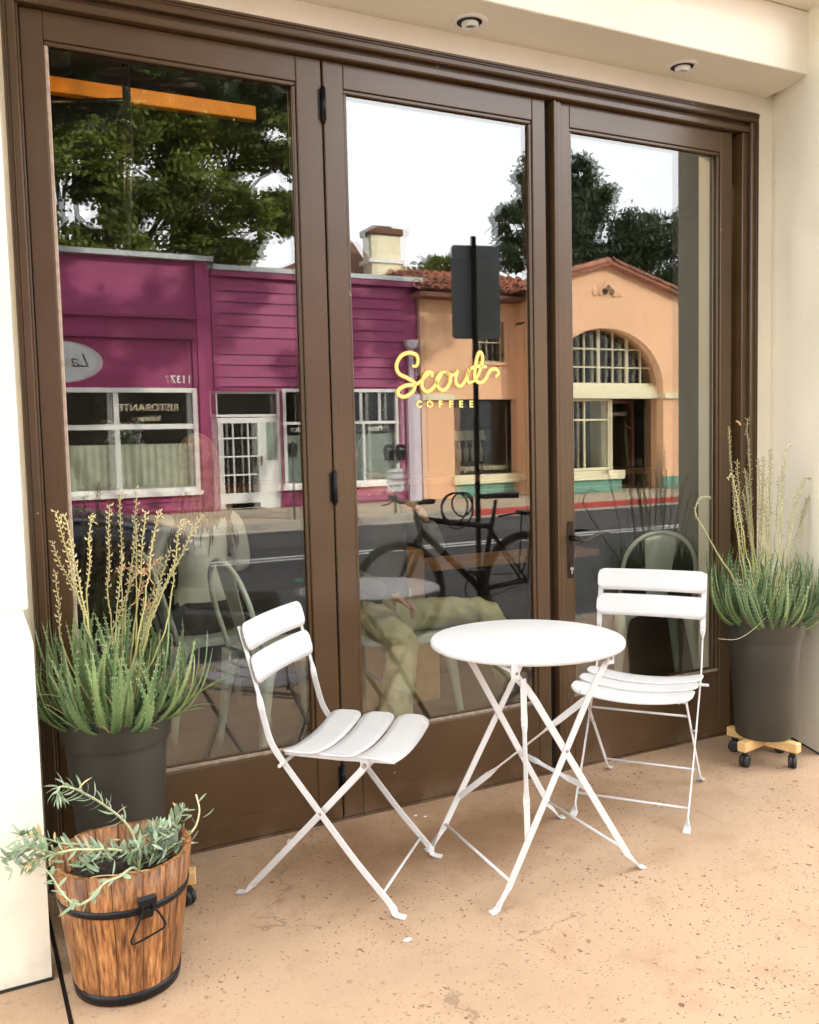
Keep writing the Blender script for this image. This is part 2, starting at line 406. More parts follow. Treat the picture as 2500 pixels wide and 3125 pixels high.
    def lathe(s, prof, c=(0, 0, 0), n=32, mi=0, smooth=True):
        base = len(s.v); L = len(prof)
        for r, z in prof:
            for k in range(n):
                a = 2*pi*k/n; s.v.append((c[0]+r*cos(a), c[1]+r*sin(a), c[2]+z))
        for i in range(L-1):
            for k in range(n):
                a = base+i*n+k; b = base+i*n+(k+1) % n; s.face((a, b, b+n, a+n), smooth, mi)
        for i, rev in ((0, True), (L-1, False)):
            if prof[i][0] > 1e-5:
                ks = [base+i*n+k for k in range(n)]; s.face(tuple(reversed(ks) if rev else ks), False, mi)
    def prism(s, poly, y0, y1, mi=0, axis='y'):
        """polygon in (x,z) pushed from y0 to y1"""
        n = len(s.v); L = len(poly)
        for yy in (y0, y1):
            for a, b in poly: s.v.append((a, yy, b) if axis == 'y' else ((yy, a, b) if axis == 'x' else (a, b, yy)))
        s.face(tuple(n+i for i in range(L)), False, mi); s.face(tuple(n+L+i for i in reversed(range(L))), False, mi)
        for i in range(L):
            j = (i+1) % L; s.face((n+i, n+L+i, n+L+j, n+j), False, mi)
    def slat(s, W, h, r, fn, th, nu=22, nv=4):
        """rounded plate; fn(u,v)->(point, normal)"""
        us = []
        for i in range(7): us.append(-W/2+r*(1-cos(pi/2*i/6)))
        m = nu-14
        for i in range(1, m): us.append(-W/2+r+(W-2*r)*i/m)
        for i in range(7): us.append(W/2-r+r*sin(pi/2*i/6))
        base = len(s.v); rows = []
        for side in (1, -1):
            for u in us:
                d = max(0, abs(u)-(W/2-r)); hv = h/2-(r-sqrt(max(0, r*r-d*d)))
                hv = max(hv, h/2-r+1e-4)
                for k in range(nv+1):
                    vv = -hv+2*hv*k/nv
                    P, N = fn(u, vv); e = 1
                    s.v.append(tuple(P+N*(side*th/2*e)))
        K = nv+1; U = len(us)
        for i in range(U-1):
            for k in range(nv):
                a = base+i*K+k; s.face((a, a+1, a+K+1, a+K), True)
                b = base+U*K+i*K+k; s.face((b, b+K, b+K+1, b+1), True)
            for k in (0, nv):
                a = base+i*K+k; b = a+U*K
                s.face((a, a+K, b+K, b) if k == 0 else (a, b, b+K, a+K), False)
        for i in (0, U-1):
            for k in range(nv):
                a = base+i*K+k; b = a+U*K; s.face((a, b, b+1, a+1) if i == 0 else (a, a+1, b+1, b), False)
    def mesh(s, name, mats, off=(0, 0, 0)):
        me = bpy.data.meshes.new(name)
        ox, oy, oz = off
        me.from_pydata([(a-ox, b-oy, c-oz) for a, b, c in s.v], [], s.f)
        for m in mats: me.materials.append(m)
        me.polygons.foreach_set('use_smooth', s.sm); me.polygons.foreach_set('material_index', s.mi)
        me.update(); return me

def origin(o):
    p = Vector((0, 0, 0))
    while o is not None: p += o.location; o = o.parent
    return p
def tag(o, label=None, cat=None, group=None, kind=None):
    if label: o['label'] = label
    if cat: o['category'] = cat
    if group: o['group'] = group
    if kind: o['kind'] = kind
    return o
def obj(name, mb, mat, parent=None, local=False, **k):
    mats = mat if isinstance(mat, (list, tuple)) else [mat]
    off = (0, 0, 0) if (local or parent is None) else origin(parent)
    o = bpy.data.objects.new(name, mb.mesh(name, [M[m] for m in mats], off))
    COL.objects.link(o)
    if parent is not None: o.parent = parent
    return tag(o, **k)
def inst(name, me, parent=None, loc=(0, 0, 0), rot=(0, 0, 0), scale=(1, 1, 1)):
    o = bpy.data.objects.new(name, me); COL.objects.link(o); o.parent = parent
    o.location = loc; o.rotation_euler = rot; o.scale = scale; return o
def thing(name, label, cat, loc=(0, 0, 0), rz=0, group=None):
    o = bpy.data.objects.new(name, None); COL.objects.link(o); o.location = loc; o.rotation_euler = (0, 0, rz)
    o.empty_display_size = .1
    return tag(o, label, cat, group)
def copy_tree(o, parent=None):
    c = o.copy(); COL.objects.link(c)
    if parent is not None: c.parent = parent
    for ch in list(o.children): copy_tree(ch, c)
    return c
def B(*a, bev=0, mi=0):
    m = MB(); m.box(*a, bev=bev, mi=mi); return m
def smoothpath(pts, n=6):
    pts = [Vector(p) for p in pts]; P = [pts[0]*2-pts[1]]+pts+[pts[-1]*2-pts[-2]]; outp = []
    for i in range(1, len(P)-2):
        for k in range(n):
            t = k/n; a, b, c, d = P[i-1:i+3]
            outp.append(.5*((2*b)+(c-a)*t+(2*a-5*b+4*c-d)*t*t+(3*b-a-3*c+d)*t**3))
    outp.append(pts[-1]); return outp
def textmesh(body, size, extrude=0.001, spacing=1.0, bold=0.0):
    cu = bpy.data.curves.new('text', 'FONT'); cu.body = body; cu.size = size; cu.extrude = extrude; cu.align_x = 'CENTER'
    cu.space_character = spacing; cu.offset = bold; cu.resolution_u = 3
    o = bpy.data.objects.new('text', cu); COL.objects.link(o)
    me = bpy.data.meshes.new_from_object(o.evaluated_get(bpy.context.evaluated_depsgraph_get()))
    bpy.data.objects.remove(o); bpy.data.curves.remove(cu); return me
def text(name, body, size, loc, parent, mat, face=-1, yaw=0, **k):
    """face=-1 reads from the -y side, +1 from the +y side"""
    me = textmesh(body, size, **k); me.materials.clear(); me.materials.append(M[mat])
    o = bpy.data.objects.new(name, me); COL.objects.link(o); o.parent = parent
    o.location = Vector(loc)-(origin(parent) if parent else Vector((0, 0, 0)))
    o.rotation_euler = (pi/2, 0, yaw+(pi if face > 0 else 0)); return o

# ================================================================== SETTING
LP = -.092      # left wing wall edge
CX, CY = 2.885, -.39   # front corner of right wing wall
# pavement in two pours with a joint running out from the left wing wall
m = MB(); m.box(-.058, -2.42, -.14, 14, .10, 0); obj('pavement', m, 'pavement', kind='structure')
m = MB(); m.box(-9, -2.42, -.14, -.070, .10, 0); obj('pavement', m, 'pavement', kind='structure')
m = MB(); m.box(-.070, -2.42, -.14, -.058, .10, -.012); obj('pavement_joint', m, 'interior_dark', kind='structure')
m = MB(); m.box(-9, -2.57, -.16, 14, -2.424, -.004, .012); obj('kerb', m, 'curb_concrete', kind='structure')
m = MB(); m.box(-60, -12.0, -.30, 80, -2.5, -.12); obj('road', m, 'asphalt', kind='structure')
m = MB(); m.box(-60, -60, -.34, 80, -12.15, -.14); m.box(-60, .1, -.34, 80, 40, -.14); obj('ground', m, 'pavement_far', kind='structure')
m = MB()
for x0 in range(-10, 30, 2): m.box(x0, -15.6, -.14, x0+1.985, -12.12, -.004)
obj('far_pavement', m, 'pavement_far', kind='structure')
m = MB(); m.box(-60, -12.12, -.2, 8.6, -11.96, 0, .015); obj('far_kerb', m, 'curb_concrete', kind='structure')
m = MB(); m.box(8.62, -12.12, -.2, 60, -11.96, 0, .015); obj('red_kerb', m, 'curb_red', kind='structure')
m = MB(); m.box(-60, -11.95, -.13, 60, -11.55, -.112); obj('gutter', m, 'curb_concrete', kind='structure')
m = MB(); m.box(-60, -8.22, -.13, 60, -8.10, -.114); m.box(-60, -7.95, -.13, 60, -7.85, -.114)
tag(obj('lane_marking', m, 'white_line'), kind='structure')

# ------------------------------------------------------------------ cafe building (walls round the doors)
bld = thing('cafe_building', 'cream stucco cafe front framing the brown glass doors', 'building', (0, 0, 0))
CL, CR, CT = -.047, 2.899, 2.677
obj('upper_wall', B(LP-.019, .0, 2.60, CR-.013, .30, 3.2), 'stucco_cream', bld)
# left wing: wall with a thicker base and a sloped cap
m = MB(); m.box(-4.5, -.50, .935, LP, .30, 6.0, .006)
obj('left_wing_wall', m, 'stucco_cream', bld)
m = MB()
m.prism([(-4.5, 0), (LP+.006, 0), (LP+.006, .86), (LP-.012, .935), (-4.5, .935)], -.525, .30)
obj('left_wing_base', m, 'stucco_cream', bld)
obj('left_reveal', B(LP-.02, -.02, 0, CL+.012, .30, 2.68), 'stucco_cream', bld)
obj('base_crack', B(-4.5, -.5285, .0005, LP+.008, -.5255, .008), 'interior_dark', bld)
# right wing: slanted reveal from the frame out to the front corner
m = MB(); m.prism([(CR-.012, .0), (3.02, .0), (CX, CY), (12, CY), (12, .30), (CR-.012, .30)], 0, 6.0, axis='z')
obj('right_wing_wall', m, 'stucco_cream', bld)
m = MB(); m.prism([(3.019, -.0035), (3.016, -.0060), (CX-.004, CY-.003), (CX, CY-.0005)], .0005, .008, axis='z'); obj('base_crack', m, 'interior_dark', bld)
# beam over the doors, soffit, and the wall above
m = MB(); m.box(LP, -.25, 2.765, 2.98, .02, 3.01, .004); obj('soffit_beam', m, 'stucco_cream', bld)
m = MB(); m.box(LP-.01, CY+.002, 3.012, 3.0, .29, 6.0, .004); obj('parapet_wall', m, 'stucco_cream', bld)
m = MB(); m.box(-8, .3, 5.4, 14, 9, 5.6); obj('roof', m, 'cap_metal', bld)
m = MB(); m.box(-8, 9, 0, 14, 9.2, 5.6); m.box(-8, .3, 0, -7.8, 9, 5.4); m.box(13.8, .3, 0, 14, 9, 5.4); m.box(-8, -.5, 0, -4.5, .3, 5.6); m.box(12, CY, 0, 14, .3, 5.6)
obj('back_wall', m, 'stucco_cream', bld)
# two recessed ceiling lamps with spiral bulbs
for i, (lx, ly) in enumerate(((1.44, -.100), (2.40, -.108))):
    t_ = thing('recessed_lamp', ('round recessed lamp with a spiral bulb, the one above the middle door' if i == 0 else
               'round recessed lamp over the right door, nearer the right wall'), 'lamp', (lx, ly, 2.765), group='recessed lamps in the soffit')
    m = MB(); m.lathe([(.062, .001), (.062, -.004), (.058, -.007), (.046, -.006), (.042, .0)], (lx, ly, 2.765), 40); obj('trim_ring', m, 'white_plastic', t_)
    m = MB(); m.lathe([(.0, .0025), (.044, .0025), (.044, .0)], (lx, ly, 2.761), 32); obj('housing', m, 'interior_dark', t_)
    sp = [(lx+.003+(.026-.006*k/40)*cos(k*.42+i), ly+(.024-.005*k/40)*sin(k*.42+i), 2.753+.004*sin(k*.21)) for k in range(30)]
    m = MB(); m.tube(sp, .0065, 8); obj('spiral_bulb', m, 'bulb_white', t_)

# ------------------------------------------------------------------ door frame
fr = thing('door_frame', 'brown painted moulded frame round the three glass doors', 'door frame', (1.4, 0, 0))
def member(name, a, parent, mat, bev=.003): return obj(name, B(*a, bev=bev), mat, parent)
# head: outer moulding, groove, inner stop
member('head_moulding', (CL, -.040, 2.636, CR, .02, CT), fr, 'brown_h', .005)
member('head_bead', (CL+.004, -.046, 2.664, CR-.004, -.041, 2.668), fr, 'brown_h', .001)
member('head_bead', (CL+.004, -.046, 2.656, CR-.004, -.041, 2.660), fr, 'brown_h', .001)
member('head_groove', (CL+.02, -.012, 2.620, CR-.02, .02, 2.637), fr, 'brown_h', .001)
member('head_stop', (CL+.02, -.030, 2.594, CR-.04, .05, 2.619), fr, 'brown_h', .004)
for side in (0, 1):
    if side == 0:
        member('jamb_moulding', (CL, -.040, 0, CL+.038, .02, 2.635), fr, 'brown_v', .005)
        member('jamb_bead', (CL+.008, -.046, 0, CL+.011, -.041, 2.635), fr, 'brown_v', .001)
        member('jamb_bead', (CL+.015, -.046, 0, CL+.018, -.041, 2.635), fr, 'brown_v', .001)
        member('jamb_stop', (CL+.038, -.018, 0, .000, .05, 2.593), fr, 'brown_v', .003)
    else:
        member('jamb_moulding', (CR-.046, -.040, 0, CR, .02, 2.635), fr, 'brown_v', .005)
        member('jamb_bead', (CR-.014, -.046, 0, CR-.010, -.041, 2.635), fr, 'brown_v', .001)
        member('jamb_bead', (CR-.024, -.046, 0, CR-.020, -.041, 2.635), fr, 'brown_v', .001)
        member('jamb_stop', (CR-.080, -.022, 0, CR-.048, .05, 2.593), fr, 'brown_v', .003)
member('threshold', (0, .0, .0, 2.8, .05, .008), fr, 'brown_h', .001)

# ------------------------------------------------------------------ doors
def hinge(x, z0, z1, parent):
    m = MB(); m.tube([(x, -.008, z0), (x, -.008, z1)], .0085, 10)
    for k in (1, 2): m.tube([(x, -.008, z0+(z1-z0)*k/3-.001), (x, -.008, z0+(z1-z0)*k/3+.001)], .0100, 10)
    m.tube([(x, -.008, z0-.008), (x, -.008, z0)], [.004, .0085], 10); m.tube([(x, -.008, z1), (x, -.008, z1+.008)], [.0085, .004], 10)
    m.box(x-.016, -.003, z0+.004, x+.002, -.0005, z1-.004)
    return obj('hinge', m, 'black_metal', parent)
def make_door(i, x0, x1, ox0, ox1, oz0, oz1, label, tilt):
    d = thing('glass_door', label, 'door', ((x0+x1)/2, .02, 0), group='tall glass doors in one brown frame')
    zt = 2.592; zb = .010; y0, y1 = 0.0, .045
    obj('stile', B(x0, y0, zb, ox0, y1, zt, bev=.003), 'brown_v', d); obj('stile', B(ox1, y0, zb, x1, y1, zt, bev=.003), 'brown_v', d)
    obj('top_rail', B(ox0+.0005, y0+.001, oz1, ox1-.0005, y1, zt, bev=.002), 'brown_h', d)
    obj('bottom_rail', B(ox0+.0005, y0+.001, zb, ox1-.0005, y1, oz0, bev=.002), 'brown_h', d)
    g = .013
    for k, (a, mt) in enumerate((((ox0, .007, oz0+g, ox0+g, .018, oz1-g), 'bead_light' if i == 0 else 'brown_v'), ((ox1-g, .007, oz0+g, ox1, .018, oz1-g), 'brown_v'),
                 ((ox0, .007, oz1-g, ox1, .018, oz1), 'brown_h'), ((ox0, .005, oz0, ox1, .018, oz0+g), 'putty'))):
        obj('glazing_bead', B(*a, bev=.003), mt, d)
    yq = .0195
    m = MB(); m.quad((ox0+.002, yq, oz0+.002), (ox1-.002, yq, oz0+.002), (ox1-.002, yq, oz1-.002), (ox0+.002, yq, oz1-.002))
    obj('outer_pane', m, 'glass_outer', d)
    cx = (ox0+ox1)/2; dy = tan_t = math.tan(radians(tilt))*(ox1-ox0)/2
    m = MB(); m.quad((ox0+.002, .036-dy, oz0+.002), (ox1-.002, .036+dy, oz0+.002), (ox1-.002, .036+dy, oz1-.002), (ox0+.002, .036-dy, oz1-.002))
    obj('inner_pane', m, 'glass_inner', d)
    m = MB()
    for a in ((ox0-.001, .0455, oz0, ox0+g, .05, oz1), (ox1-g, .0455, oz0, ox1+.001, .05, oz1), (ox0+g, .0455, oz1-g, ox1-g, .05, oz1), (ox0+g, .0455, oz0, ox1-g, .05, oz0+g)): m.box(*a)
    obj('inner_bead', m, 'brown_v', d)
    return d
d1 = make_door(0, .003, .9245, .066, .836, .283, 2.510, 'left glass door, behind the big aloe pot, with a warm lit beam showing at its top', .20)
d2 = make_door(1, .9305, 1.823, 1.004, 1.764, .291, 2.510, 'middle glass door with yellow gilt lettering on its pane', -.24)
d3 = make_door(2, 1.892, 2.782, 1.936, 2.716, .291, 2.506, 'right glass door with the dark lever handle', .20)
for z0, z1 in ((2.394, 2.498), (1.123, 1.229), (.10, .20)): hinge(.9275, z0, z1, d1)
# astragal on the right door, dark rebate beside it
obj('astragal', B(1.853, -.014, .010, 1.866, .045, 2.592, bev=.003), 'brown_v', d3)
obj('astragal_bead', B(1.8665, -.008, .010, 1.8915, .045, 2.592, bev=.003), 'brown_v', d3)
obj('rebate', B(1.8235, .030, .010, 1.8525, .045, 2.592), 'interior_dark', d2)
# handle
hp = obj('handle_plate', B(1.906, -.0065, .775, 1.934, 0.0005, 1.000, bev=.003), 'dark_bronze', d3)
m = MB(); m.tube([(1.920, -.006, .935), (1.920, -.055, .935)], [.013, .010], 14)
pth = smoothpath([(1.920, -.052, .935), (1.945, -.060, .926), (1.985, -.060, .940), (2.03, -.056, .950), (2.075, -.050, .948)], 5)
m.strap(pth, (0, .25, 1), [.0085-.004*k/(len(pth)-1) for k in range(len(pth))], .006)
obj('lever', m, 'dark_bronze', d3)
m = MB(); m.tube([(1.920, -.0105, .812), (1.920, -.006, .812)], .0085, 14); m.box(1.9165, -.0105, .792, 1.9235, -.006, .812); obj('lock_cylinder', m, 'steel', d3)

# gilt lettering on the middle pane
SW = [[(1.248,1.595),(1.262,1.594),(1.271,1.608),(1.267,1.632),(1.238,1.641),(1.206,1.630),(1.186,1.598),(1.194,1.568),(1.229,1.551),(1.256,1.533),(1.248,1.504),(1.216,1.486),(1.192,1.492),(1.192,1.510),(1.221,1.525),(1.258,1.529),(1.283,1.542),(1.303,1.559),(1.322,1.573)],
 [(1.326,1.556),(1.327,1.572),(1.305,1.571),(1.288,1.545),(1.287,1.517),(1.308,1.504),(1.334,1.521),(1.356,1.552),(1.372,1.574)],
 [(1.384,1.576),(1.363,1.570),(1.346,1.546),(1.353,1.518),(1.376,1.510),(1.398,1.533),(1.402,1.560),(1.387,1.576),(1.399,1.565),(1.420,1.566),(1.436,1.582)],
 [(1.436,1.582),(1.425,1.550),(1.430,1.530),(1.449,1.526),(1.468,1.551),(1.482,1.586),(1.474,1.555),(1.482,1.538),(1.502,1.543)],
 [(1.502,1.543),(1.522,1.568),(1.542,1.623),(1.533,1.650),(1.519,1.633),(1.507,1.580),(1.508,1.551),(1.529,1.538),(1.551,1.550),(1.574,1.583),(1.599,1.588),(1.611,1.573),(1.596,1.560)],
 [(1.488,1.589),(1.523,1.598),(1.559,1.596)]]
for nm, yy, hw, mt in (('script_letter', .0165, .0054, 'gold_letter'), ('script_outline', .0180, .0076, 'gold_edge')):
    for st in SW:
        pts = smoothpath([(a, yy, b) for a, b in st], 6); m = MB(); n = len(pts)
        ws = [hw*(.55+.45*min(1, 4*min(k, n-1-k)/n+.3)) for k in range(n)]
        m.strap(pts, [ (pts[min(k+1, n-1)]-pts[max(k-1, 0)]).cross(Vector((0, 1, 0))) for k in range(n)], ws, .0005)
        obj(nm, m, mt, d2)
for k, ch in enumerate('COFFEE'):
    text('letter', ch, .034, (1.272+k*.0435, .0175, 1.448), d2, 'gold_letter', extrude=.0006, bold=.0012)

# ================================================================== INSIDE THE CAFE
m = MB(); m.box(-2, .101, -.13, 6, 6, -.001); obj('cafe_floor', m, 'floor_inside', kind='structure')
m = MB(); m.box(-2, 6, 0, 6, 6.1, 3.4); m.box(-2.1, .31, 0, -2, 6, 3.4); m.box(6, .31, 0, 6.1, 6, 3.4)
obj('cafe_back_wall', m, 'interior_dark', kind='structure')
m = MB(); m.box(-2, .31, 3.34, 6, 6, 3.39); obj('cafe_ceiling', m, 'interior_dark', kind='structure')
o = obj('ceiling_beam', B(-.6, 2.0, 3.085, 1.35, 2.06, 3.16, bev=.005), 'beam_orange'); tag(o, 'orange wooden ceiling beam seen through the top of the left door', 'beam')
# small warm pendant lighting the beam
t_ = thing('pendant_lamp', 'small lit pendant hanging by the orange ceiling beam', 'lamp', (-.25, 1.75, 3.1), group='lit pendants in the cafe')
em = bpy.data.materials.new('bulb_glow'); em.use_nodes = True; em.node_tree.nodes['Principled BSDF'].inputs['Emission Color'].default_value = (1, .62, .25, 1); em.node_tree.nodes['Principled BSDF'].inputs['Emission Strength'].default_value = 6
M['bulb_glow'] = em
m = MB(); m.lathe([(.0, -.02), (.014, -.012), (.016, 0), (.012, .012), (.006, .02)], (-.25, 1.75, 3.02), 14); obj('bulb', m, 'bulb_glow', t_)
m = MB(); m.tube([(-.25, 1.75, 3.04), (-.25, 1.75, 3.34)], .004, 6); obj('cord', m, 'black_metal', t_)
ld = bpy.data.lights.new('pendant_light', 'POINT'); ld.energy = 8; ld.color = (1, .62, .28); ld.shadow_soft_size = .04
lo = bpy.data.objects.new('pendant_light', ld); COL.objects.link(lo); lo.parent = t_; lo.location = (0, -.04, -.12)
m = MB(); m.tube([(.62, 1.75, 3.25), (.50, 1.1, 2.55), (.38, .6, 2.05)], .018, 10); m.tube([(.20, 1.9, 3.3), (.20, 1.9, 2.95)], .012, 8); m.tube([(.20, 1.9, 2.98), (.60, 1.7, 2.98)], .014, 8)
tag(obj('hanging_rail', m, 'black_metal'), 'black slanting rail hanging inside the top of the left door', 'rail')
for lx_, ly_, e_ in ((1.15, .95, 12), (2.35, .95, 9)):  # unseen fill lamps added to brighten the dim interior
    t_ = thing('pendant_lamp', 'added fill lamp inside the cafe, unseen high ' + ('over the left and middle doors' if lx_ < 2 else 'over the right door'), 'lamp', (lx_, ly_, 3.3), group='lit pendants in the cafe')
    m = MB(); m.lathe([(.0, -.02), (.014, -.012), (.016, 0), (.012, .012), (.006, .02)], (lx_, ly_, 3.20), 14); obj('bulb', m, 'bulb_glow', t_)
    m = MB(); m.lathe([(.03, .10), (.05, .08), (.11, .0), (.108, .0), (.048, .076), (.03, .09)], (lx_, ly_, 3.18), 24); m.tube([(lx_, ly_, 3.27), (lx_, ly_, 3.34)], .004, 6); obj('fill_lamp_shade', m, 'black_metal', t_)
    ld = bpy.data.lights.new('pendant_light', 'POINT'); ld.energy = e_; ld.color = (1, .80, .58); ld.shadow_soft_size = .04
    lo = bpy.data.objects.new('pendant_light', ld); COL.objects.link(lo); lo.parent = t_; lo.location = (0, 0, -.17)
# counter and bench
t_ = thing('cafe_counter', 'long wooden counter at the back of the dim cafe', 'counter', (3, 4, 0))
obj('counter_top', B(.6, 3.6, .98, 5.6, 4.3, 1.03, bev=.005), 'counter_wood', t_); obj('counter_front', B(.7, 3.7, 0, 5.5, 4.2, .979), 'interior_dark', t_)
t_ = thing('bench', 'low black upholstered bench behind the seated woman', 'bench', (.9, 1.9, 0))
m = MB(); m.box(-.2, 1.62, .42, 1.55, 2.02, .56, .03); obj('seat', m, 'trousers_black', t_)
for lx in (-.1, 1.4): obj('leg', B(lx, 1.7, 0, lx+.06, 1.94, .419), 'black_metal', t_)
o = obj('tray', B(1.42, 1.66, .562, 1.68, 1.86, .585, bev=.006), 'teal'); tag(o, 'flat teal tray lying at the end of the black bench', 'tray')
t_ = thing('wall_shelf', 'pale wooden ledge along the inside right of the cafe', 'shelf', (2.6, 1.4, 0))
obj('board', B(2.15, 1.55, .60, 3.3, 1.85, .64, bev=.004), 'box_wood', t_)
for lx in (2.2, 3.2): obj('bracket', B(lx, 1.60, 0, lx+.04, 1.80, .599), 'interior_dark', t_)
o = obj('storage_box', B(1.35, 1.15, 0, 1.95, 1.5, .36, bev=.006), 'pine'); tag(o, 'yellowish wooden box on the cafe floor behind the seated man', 'box')
o = obj('storage_box', B(1.62, 1.62, .0, 2.12, 1.9, .72, bev=.006), 'box_wood'); tag(o, 'tall brown box standing behind the seated man', 'box')

# metal cafe chairs
def tolix(label):
    c = thing('metal_cafe_chair', label, 'chair', (0, 0, 0), group='pale metal chairs inside the cafe')
    # local: faces +x, seat top .45
    def L(name, mb): return obj(name, mb, 'tolix', c, local=True)
    m = MB(); s = .19
    def fn(u, v): return Vector((v, u, .45-.012*(1-(u/.19)**2)*(1-(v/.19)**2))), Vector((0, 0, 1))
    m.slat(.38, .37, .05, fn, .004, 22, 6)
    for sg in (-1, 1): m.strap([(-.17, sg*.185, .435), (.17, sg*.185, .435)], (0, 0, 1), .017, .002)
    m.strap([(.182, -.17, .435), (.182, .17, .435)], (0, 0, 1), .017, .002); L('seat', m)
    for sx in (-1, 1):
        for sy in (-1, 1):
            m = MB()
            top = Vector((sx*.17, sy*.17, .43)); bot = Vector((sx*.225, sy*.215, 0))
            pts = [top.lerp(bot, k/6) for k in range(7)]
            m.tube(pts, [.042, .034, .028, .024, .021, .018, .016], 10)
            m.strap([(sx*.185, sy*.10, .425), (sx*.185, sy*.14, .405), (sx*.19, sy*.165, .35)], (1, 0, 0), .003, .012)
            m.strap([(sx*.10, sy*.185, .425), (sx*.14, sy*.185, .405), (sx*.165, sy*.19, .35)], (0, 1, 0), .003, .012)
            L('leg', m)
    m = MB(); P = []
    for k in range(25):
        a = pi*k/24; yy = .185*cos(a)*(1.0 if abs(cos(a)) < .98 else 1); zz = .60+.25*sin(a)**.75
        P.append((-.185-.10*(zz-.45)/.4, yy, zz))
    P = [(-.175, .185, .44), (-.20, .188, .53)]+P+[(-.20, -.188, .53), (-.175, -.185, .44)]
    m.tube(P, .0115, 10); L('back_frame', m)
    m = MB()
    def fb(u, v): return Vector((-.185-.10*((v+.645)-.45)/.4+.01*(u/.06)**2, u*(1+.25*(v/.2)), v+.645)), Vector((1, 0, .2)).normalized()
    m.slat(.13, .40, .01, fb, .003, 18, 8); L('back_splat', m)
    return c
ch = tolix('pale metal cafe chair, empty, just behind the left door beside the white folding chair')
ch.location = (1.02, .87, 0); ch.rotation_euler = (0, 0, radians(9))
for lab, loc, rz in (('pale metal cafe chair on which the long-haired woman sits', (.80, 1.36, 0), 2),
                     ('pale metal cafe chair under the man in khaki trousers', (1.56, .86, 0), -62),
                     ('pale metal cafe chair, empty, behind the right door and folding chair', (3.02, .80, 0), 62)):
    c = copy_tree(ch); c['label'] = lab; c.location = loc; c.rotation_euler = (0, 0, radians(rz))

# people grown from jointed chains
def skin_mesh(name, verts, edges, radii, mat, sub=2, root=0):
    me = bpy.data.meshes.new(name); me.from_pydata(verts, edges, []); o = bpy.data.objects.new(name, me); COL.objects.link(o)
    md = o.modifiers.new('s', 'SKIN'); sv = me.skin_vertices[0].data
    for i, r in enumerate(radii): sv[i].radius = (r, r) if not isinstance(r, tuple) else r
    sv[root].use_root = True
    md.use_smooth_shade = True
    sb = o.modifiers.new('u', 'SUBSURF'); sb.levels = sub; sb.render_levels = sub
    bpy.context.view_layer.update()
    r = bpy.data.meshes.new_from_object(o.evaluated_get(bpy.context.evaluated_depsgraph_get()))
    bpy.data.objects.remove(o); r.materials.clear(); r.materials.append(M[mat]); r.name = name
    return r
def addmesh(name, me, parent):
    o = bpy.data.objects.new(name, me); COL.objects.link(o); o.parent = parent; o.location = -origin(parent) if parent.parent is None else (0, 0, 0)
    return o
def chain(name, pts, radii, mat, parent, sub=1):
    return addmesh(name, skin_mesh(name, [tuple(p) for p in pts], [(i, i+1) for i in range(len(pts)-1)], radii, mat, sub), parent)
def head(parent, c, facing, hairlen, haircol):
    fx, fy = cos(facing), sin(facing)
    def W(a, b, z): return (c[0]+a*fx-b*fy, c[1]+a*fy+b*fx, c[2]+z)
    hd = parent
    m = MB()     # cranium and face as one surface
    n = 20; k = 14; base = 0
    for i in range(k+1):
        th = pi*i/k
        for j in range(n):
            ph = 2*pi*j/n; x = .092*sin(th)*cos(ph); y = .074*sin(th)*sin(ph); z = .115*cos(th)
            if z < 0: x *= 1+.25*z; y *= 1+2.0*z
            if x > 0 and abs(y) < .02 and -.03 < z < .02: x += .018
            m.v.append(W(x, y, z))
    for i in range(k):
        for j in range(n): m.face((i*n+j, i*n+(j+1) % n, (i+1)*n+(j+1) % n, (i+1)*n+j), True)
    return m
def finger_hand(parent, wrist, dirv, palm_n, scale=1.0):
    d = Vector(dirv).normalized(); nrm = Vector(palm_n); nrm = (nrm-d*nrm.dot(d)).normalized(); side = d.cross(nrm)
    W = Vector(wrist); S = scale
    chain('palm', [W, W+d*.04*S, W+d*.085*S], [(.024*S, .018*S), (.034*S, .017*S), (.036*S, .014*S)], 'skin', parent)
    for k, ln in enumerate((.068, .078, .072, .056)):
        o = (-.028+.019*k)*S; b = W+d*.075*S+side*o
        p1 = W+d*.09*S+side*o; p2 = p1+(d*.8+nrm*.45)*ln*.45*S; p3 = p2+(d*.35+nrm*.9)*ln*.32*S; p4 = p3+(d*-.1+nrm)*ln*.25*S
        chain('finger', [b, p1, p2, p3, p4], [.009*S, .0092*S, .0085*S, .008*S, .0065*S], 'skin', parent)
    b = W+d*.025*S-side*.024*S; chain('thumb', [b, b-side*.02*S+d*.02*S, b-side*.03*S+d*.048*S+nrm*.012*S, b-side*.026*S+d*.07*S+nrm*.02*S], [.011*S, .0115*S, .010*S, .008*S], 'skin', parent)

def person(label, loc, parts):
    p_ = thing('person', label, 'person', loc); return p_
